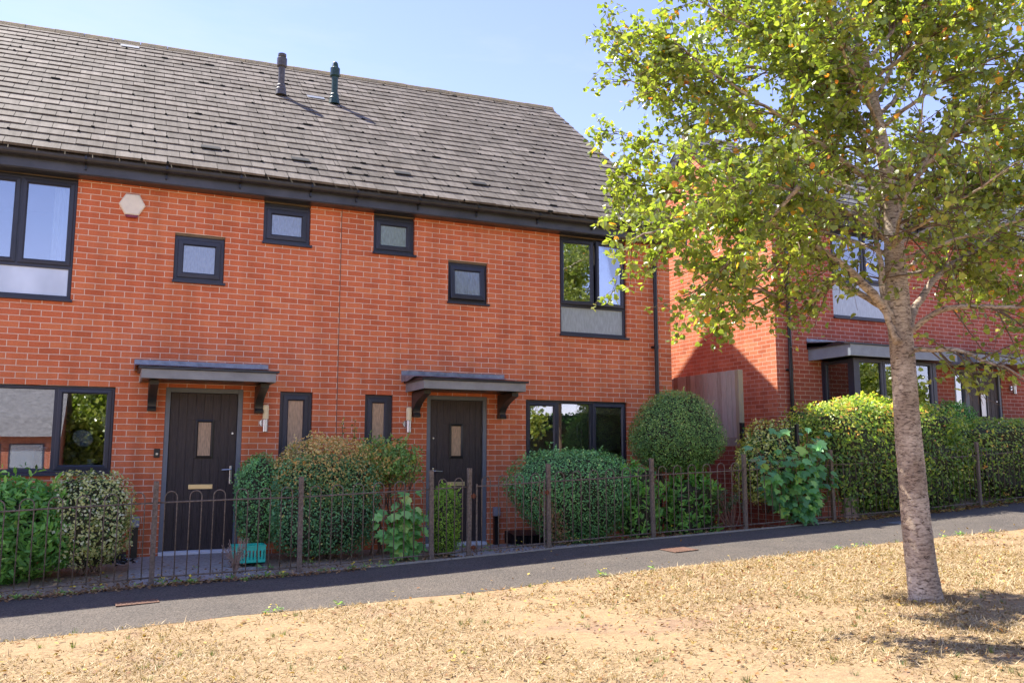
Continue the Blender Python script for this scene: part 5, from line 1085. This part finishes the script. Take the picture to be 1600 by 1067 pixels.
def tree():
    rng = np.random.RandomState(77); t = thing('street_tree', 'young tree with mottled pale bark and yellow-green leaves standing in the parched grass', 'tree'); tg = MB()
    tr = LIMBS[0]; Q, L_ = resample(tr, .05); n = len(Q); hgt = Q[:, 2]-Q[0, 2]
    R = np.interp(hgt, [0, .06, .25, 1, 1.8, 2.3, 2.6, 3.0, 3.6, 4.3, 5.2, 6.7], [.158, .134, .122, .110, .099, .098, .096, .080, .060, .045, .03, .012]); nk = 22; vs = []; fs = []
    for i in range(n):
        for k in range(nk):
            a = 2*pi*k/nk; w = 1+.035*sin(3*a+hgt[i]*2)+.02*sin(5*a-hgt[i]*6)+rng.normal(0, .008)
            if hgt[i] < .3: w += .10*(1-hgt[i]/.3)*max(0, sin(4*a+1))
            vs.append((Q[i, 0]+R[i]*w*cos(a), Q[i, 1]+R[i]*w*sin(a), Q[i, 2]))
    for i in range(n-1):
        for k in range(nk): fs.append((i*nk+k, i*nk+(k+1) % nk, (i+1)*nk+(k+1) % nk, (i+1)*nk+k))
    mb = MB(); mb.add(vs, fs); mb.build('trunk', M['bark'], t, smooth=True)
    P = []; N_ = []; D_ = []; tw = MB(); C0 = Q[0].copy(); C0[2] = 4.0
    extra = []
    for _ in range(26):   # more limbs high in the crown
        i = rng.randint(int(n*.42), n-3); a = rng.uniform(0, 6.3); l = rng.uniform(1.2, 2.3)*(1-.35*(i/n)); p0 = Q[i]; d = np.array([cos(a), sin(a), rng.uniform(.15, .8)]); extra.append([p0, p0+d*l*.35+[0, 0, .05], p0+d*l*.7+[0, 0, .06], p0+d*l])
    limbs = [(LIMBS[k], (.042 if k == 1 else .036 if k == 4 else .028 if k in (2, 3, 5) else .024 if k < 12 else .02)) for k in range(1, len(LIMBS))]+[(e, .02) for e in extra]
    for li, (lp, r0) in enumerate(limbs):
        big = MB(); S, SL = resample(lp, .06); m = len(S); S[1:] += np.cumsum(rng.normal(0, .006, (m-1, 3)), axis=0); rad = r0*np.linspace(1, .12, m)**.8; rad[0] *= 1.25
        tw.tube(S, list(rad), 8)
        ns = int(SL/.062)
        for k in range(ns):
            f = rng.uniform(.22 if SL > 1 else .05, 1); i = int(f*(m-1)); p = S[i]; ax = S[min(i+1, m-1)]-S[max(i-1, 0)]; ax /= np.linalg.norm(ax)+1e-9
            out = p-C0; out /= np.linalg.norm(out)+1e-9; d = unit(rng, 1)[0]*.9+ax*.7+out*.35+np.array([0, 0, .12]); d /= np.linalg.norm(d); l = rng.uniform(.25, .62)*(1.1-.4*f)
            T_, tl = resample([p, p+d*l*.5+[0, 0, -.01], p+d*l+np.array([0, 0, -.10*l])], .07); tg.tube(T_, list(np.linspace(min(.008, rad[i]*.6), .002, len(T_))), 5, cap=False)
            subs = [(T_, tl)]
            for _2 in range(3):
                g = rng.uniform(.25, .95); q = T_[int(g*(len(T_)-1))]; d2 = unit(rng, 1)[0]*.8+d*.7; d2 /= np.linalg.norm(d2); l2 = rng.uniform(.10, .26); U, ul = resample([q, q+d2*l2*.5, q+d2*l2+[0, 0, -.03]], .06); tg.tube(U, .0018, 4, cap=False); subs.append((U, ul))
            for U, ul in subs:
                c_ = max(3, int(ul/.022))
                for _3 in range(c_):
                    q = U[rng.randint(len(U)//3, len(U))]; g = unit(rng, 1)[0]; e = q+g*rng.uniform(.01, .05)
                    P.append(e); D_.append(g*.7+np.array([0, 0, -.65])); N_.append(unit(rng, 1)[0]*.75+np.array([0, 0, .55]))
    tw.build('branches', M['bark'], t, smooth=True, norm=False); tg.build('twigs', M['twig'], t, smooth=True, norm=False)
    P = np.array(P); N_ = np.array(N_); D_ = np.array(D_)
    # airier towards the inside and the lower right, where limbs show
    kd = (P-Q[int(n*.5)])@np.array([.909, -.416, 0]); thin = (np.hypot(kd, 0) < .9) & (P[:, 2] < 3.9); ok = (P[:, 2] > 1.75) & (rng.rand(len(P)) < .88) & ~(thin & (rng.rand(len(P)) < .55)) & ~((kd > 0) & (P[:, 2] < 3.4) & (rng.rand(len(P)) < .10)); P, N_, D_ = P[ok], N_[ok], D_[ok]; print('tree leaves', len(P))
    rnd = np.clip(rng.beta(2, 2.4, len(P))*.93, 0, .93); aut = rng.rand(len(P)) < .02; rnd[aut] = rng.uniform(.95, 1, aut.sum())
    scatter('foliage', P, N_, D_, .044, 'round', G['tree'], rng, t, rnd, jit=.35)
tree()

# ------------------------------------------------------------------ dry grass, litter, weeds
straw = leaf_mat('straw', [(0, (.15, .085, .038)), (.25, (.27, .18, .085)), (.6, (.42, .305, .165)), (1, (.62, .49, .31))], rough=.8, transl=.15, tcol=.9, spec=.2)
green_blade = leaf_mat('green_blade', [(0, (.05, .09, .02)), (1, (.22, .26, .08))], transl=.2)
def green_grass():
    rng = np.random.RandomState(5); N0 = 430000
    # denser close to where the ground is seen from nearby
    x = rng.uniform(-13, 7, N0); y = -3.88-rng.uniform(0, 1, N0)**.9*5.6
    dx, dy = x+8.21, y+11.68; dist = np.hypot(dx, dy); ang = np.arctan2(dx, dy)-.429
    keep = (np.abs(ang) < .66) & (dist > 3.0)
    pn = lumps(x, y, 1, 2.2, 3)+.6*lumps(x, y, 1, 7, 4); keep &= rng.uniform(-1.1, 1.0, N0) > pn*1.1-.25
    edge = y > -3.93; keep &= ~(edge & (rng.rand(N0) < .3)); x, y, dist, pn = x[keep], y[keep], dist[keep], pn[keep]; n = len(x)
    z = gz(x, y); P = np.stack([x, y, z], 1); a = rng.uniform(0, 2*pi, n); L_ = rng.uniform(.02, .075, n)*(1+(rng.rand(n) < .04)*.9); el = np.abs(rng.normal(0, .34, n))+.05
    D = np.stack([np.cos(a)*np.cos(el), np.sin(a)*np.cos(el), np.sin(el)], 1); W = np.stack([-np.sin(a), np.cos(a), rng.normal(0, .3, n)], 1); w = rng.uniform(.0018, .0042, n)*(dist/5)**.5
    V = np.stack([P-W*w[:, None], P+W*w[:, None], P+D*L_[:, None]+[0, 0, .004]], 1).reshape(-1, 3); F = np.arange(3*n).reshape(-1, 3)
    rnd = np.clip(rng.normal(.60, .24, n)-.12*pn, 0, 1); o = np_mesh('dry_grass', V, F, straw, None, np.repeat(rnd, 3)); o['kind'] = 'stuff'; print('blades', n)
    # longer dead grass left standing round the foot of the trunk
    V = []; R = []
    for k in range(900):
        a = rng.uniform(0, 6.3); q = rng.uniform(.13, .34)*(1+.3*rng.normal()); bx, by = -2.07+q*cos(a), -6.45+q*sin(a); b0 = np.array([bx, by, float(gz(bx, by))-.005]); l = rng.uniform(.03, .11); e = rng.uniform(0, 6.3)
        tip = b0+np.array([cos(e)*l*.7, sin(e)*l*.7, l*rng.uniform(.3, .9)]); w_ = np.array([-sin(e), cos(e), 0])*.0026; V += [b0-w_, b0+w_, tip]; R += [rng.uniform(.1, .8)]*3
    o = np_mesh('trunk_grass', V, np.arange(len(V)).reshape(-1, 3), straw, None, R); o['kind'] = 'stuff'
    # scattered tufts, some still green
    V = []; R = []
    for k in range(170):
        cx_, cy_ = rng.uniform(-10, 3), rng.uniform(-8.8, -3.9)
        for _ in range(rng.randint(10, 26)):
            a = rng.uniform(0, 6.3); r_ = abs(rng.normal(0, .022)); bx, by = cx_+r_*cos(a), cy_+r_*sin(a); l = rng.uniform(.02, .055); b0 = np.array([bx, by, float(gz(bx, by))]); tip = b0+np.array([cos(a)*l*.5, sin(a)*l*.5, l]); s = np.array([-sin(a), cos(a), 0])*.0022; V += [b0-s, b0+s, tip]; R += [rng.rand()]*3
    o = np_mesh('green_tufts', V, np.arange(len(V)).reshape(-1, 3), green_blade, None, R); o['kind'] = 'stuff'
green_grass()
def litter(name, n, xr, yf, zf_, gm, size, seed, lift=.012):
    rng = np.random.RandomState(seed); x = rng.uniform(*xr, n); y = yf(rng, x); z = zf_(x, y)+lift+rng.uniform(0, .012, n); P = np.stack([x, y, z], 1); Nn = rng.normal(0, .35, (n, 3))+[0, 0, 1]; D = rng.normal(size=(n, 3))
    o = scatter(name, P, Nn, D, size, 'oval', gm, rng, None, jit=.5); o['kind'] = 'stuff'; return o
lit = leaf_mat('litter_leaf', [(0, (.13, .05, .02)), (.4, (.28, .13, .045)), (.7, (.42, .24, .08)), (.9, (.52, .36, .07)), (1, (.56, .46, .10))], rough=.7, transl=.15, tcol=1)
litter('fallen_leaves', 2600, (-10, 5), lambda r, x: -3.95-r.beta(1.1, 1.8, len(x))*5.2, gz, lit, .036, 61)
litter('fallen_leaves', 3800, (-5, 5), lambda r, x: -3.95-r.beta(1.0, 1.6, len(x))*4.6, gz, lit, .030, 66)
litter('fallen_leaves', 60, (-6, 5), lambda r, x: -2.3-r.uniform(0, 1.6, len(x)), gz, lit, .034, 62, .03)
litter('garden_litter', 3000, (-9.6, .9), lambda r, x: -2.02+r.beta(.8, 2.2, len(x))*1.6, garden_z, G['deadleaf'], .038, 63, .02)
litter('verge_litter', 1500, (-9.8, -5.6), lambda r, x: -2.08-abs(r.normal(0, .07, len(x))), gz, G['deadleaf'], .034, 64, .022)
litter('hedge_litter', 2600, (1.2, 9), lambda r, x: -2.0+r.normal(0, .10, len(x)), lambda x, y: fence_z(x), lit, .045, 65, .02)
def weeds():
    rng = np.random.RandomState(9); P = []; D = []
    spots = [(rng.uniform(-9.6, -5.2), -2.04+rng.normal(0, .05)) for _ in range(46)]+[(rng.uniform(-9, .5), rng.uniform(-1.9, -1.0)) for _ in range(30)]+[(rng.uniform(-9, 6), -3.93+rng.normal(0, .04)) for _ in range(14)]
    for x, y in spots:
        z = float(fence_z(x)) if y > -3 else float(gz(x, y)); r_ = rng.uniform(.03, .07)
        for _ in range(rng.randint(8, 24)): a = rng.uniform(0, 6.3); P.append((x+rng.normal(0, r_*.4), y+rng.normal(0, r_*.4), z+.01+rng.uniform(0, .03))); D.append((cos(a), sin(a), rng.uniform(.1, 1.2)))
    P = np.array(P); D = np.array(D); o = scatter('weeds', P, rng.normal(0, .4, (len(P), 3))+[0, 0, 1], D, .045, 'long', G['fresh'], rng, None); o['kind'] = 'stuff'
    P = P[rng.rand(len(P)) < .09]+[0, 0, .05]; o = scatter('yellow_flowers', P, rng.normal(0, .4, (len(P), 3))+[0, 0, 1], rng.normal(size=(len(P), 3)), .022, 'round', leaf_mat('yellow_petal', [(0, (.7, .5, .03)), (1, (.8, .62, .05))], transl=0), rng, None); o['kind'] = 'stuff'
weeds()

# ------------------------------------------------------------------ across the green, behind the viewer: what the window panes mirror
def far_tree(c, h_, r_, seed, lab):
    t = thing('garden_tree', lab, 'tree', 'trees across the green'); rng = np.random.RandomState(seed); z0 = float(gz(c[0], c[1])); mb = MB(); mb.tube([(c[0], c[1], z0-.1), (c[0]+.1, c[1], z0+h_*.3), (c[0], c[1]+.1, z0+h_*.65)], [.22, .16, .06], 9)
    P = []; 
    for _ in range(60):
        d = unit(rng, 1)[0]; q = np.array([c[0], c[1], z0+h_*.53])+d*np.array([r_, r_, h_*.46])*rng.uniform(.35, 1); mb.tube([(c[0], c[1], z0+h_*rng.uniform(.25, .55)), q], [.05, .01], 5); P.append(q+rng.normal(0, .38, (260, 3)))
    mb.build('trunk', M['twig'], t); P = np.concatenate(P); scatter('crown', P, unit(rng, len(P)), unit(rng, len(P)), .17, 'round', G['tree'], rng, t, rng.beta(2, 2.4, len(P))*.9)
for i, (x, y, h_, r_, lab) in enumerate([(2.5, -24, 6.5, 2.4, 'broad leafy tree across the green, left of three'), (11, -25, 14.0, 4.0, 'tallest leafy tree across the green'), (17, -27, 9.0, 3.4, 'leafy tree across the green, right of three'), (-5.5, -30, 5.5, 2.8, 'small round tree beside the brick house across the green')]): far_tree((x, y), h_, r_, 90+i, lab)
def copy_tree(src, c, rz, s_, lab):
    o = src.copy(); COL.objects.link(o); o.location = c; o.rotation_euler = (0, 0, rz); o.scale = (s_, s_, s_); o['label'] = lab
    for ch in src.children: k = ch.copy(); COL.objects.link(k); k.parent = o
src = [o for o in bpy.data.objects if o.name == 'garden_tree.003'][0]
tall = [o for o in bpy.data.objects if o.name == 'garden_tree.001'][0]
for x, y, rz, s_, lab in ((-22, -24, .4, 1.1, 'leftmost small tree of the row across the green'), (-26, -34, 2, 1.5, 'round tree far behind the brick house across the green'), (-9.6, -40, 1.0, 1.25, 'round tree directly behind the gap beside the brick house across the green'), (22, -30, 1.2, 1.3, 'round tree right of the tallest tree across the green'), (27, -22, 2.6, 1.2, 'rightmost tree of the row across the green')):
    a = s_; ca, sa = cos(rz), sin(rz); copy_tree(src, (x-s_*(-5.5*ca+30*sa), y-s_*(-5.5*sa-30*ca), -.3), rz, s_, lab)
bush('far_hedge', 'long leafy hedge across the green below the trees', 'hedge', (11, -29, .9), (11, 1.2, 2.4), 16000, .24, 'oval', 'laurel', 99, p=4, amp=.1, stems=0, core=.9)
for x, y, rz, s_, lab in ((4.2, -27, 1.0, .95, 'tall tree left of the tallest tree across the green'), (19, -27, 2.2, 1.0, 'tall tree right of the tallest tree across the green')):
    ca, sa = cos(rz), sin(rz); copy_tree(tall, (x-s_*(11*ca+25*sa), y-s_*(11*sa-25*ca), 0), rz, s_, lab)
HO = thing('brick_house', 'brick house with a grey roof across the green, seen mirrored in the window panes', 'house')
w = MB(); z0 = -2.6; y0 = -30.0; xa, xb = -19.5, -10.5
w.quad((xa, y0, z0), (xb, y0, z0), (xb, y0, 2.3), (xa, y0, 2.3)); w.quad((xa, y0-8, z0), (xb, y0-8, z0), (xb, y0-8, 2.3), (xa, y0-8, 2.3)); w.cur = 1
for x in (xa, xb): w.quad((x, y0, z0), (x, y0, 2.3), (x, y0-4, 5.4), (x, y0-8, 2.3), (x, y0-8, z0))
w.build('wall', [M['brick_old'], M['brick_old_side']], HO, norm=False)
w = MB(); w.add([(xa-.2, y0+.35, 2.1), (xb+.2, y0+.35, 2.1), (xb+.2, y0-4, 5.5), (xa-.2, y0-4, 5.5), (xb+.2, y0-8.35, 2.1), (xa-.2, y0-8.35, 2.1)], [(0, 1, 2, 3), (3, 2, 4, 5)]); w.build('roof', mat('far_roof', (.14, .13, .13), rough=.8, noise=.3, nscale=6), HO)
for xx, zz in ((-18.5, .7), (-16.2, .7), (-13.8, .7), (-12.2, .7), (-13.8, -1.7)):
    m = MB(); m.rings(xx, xx+1.3, zz, zz+1.1, [(0, -y0-.0), (0, -y0-.03), (.06, -y0-.03), (.06, -y0)]); m.v = [(a, -b_, c_) for a, b_, c_ in m.v]; f_ = m.build('window', M['frame'], HO); m = MB(); m.box(xx+.05, xx+1.25, y0+.004, y0+.015, zz+.05, zz+1.05); m.build('pane', M['frost'], f_)
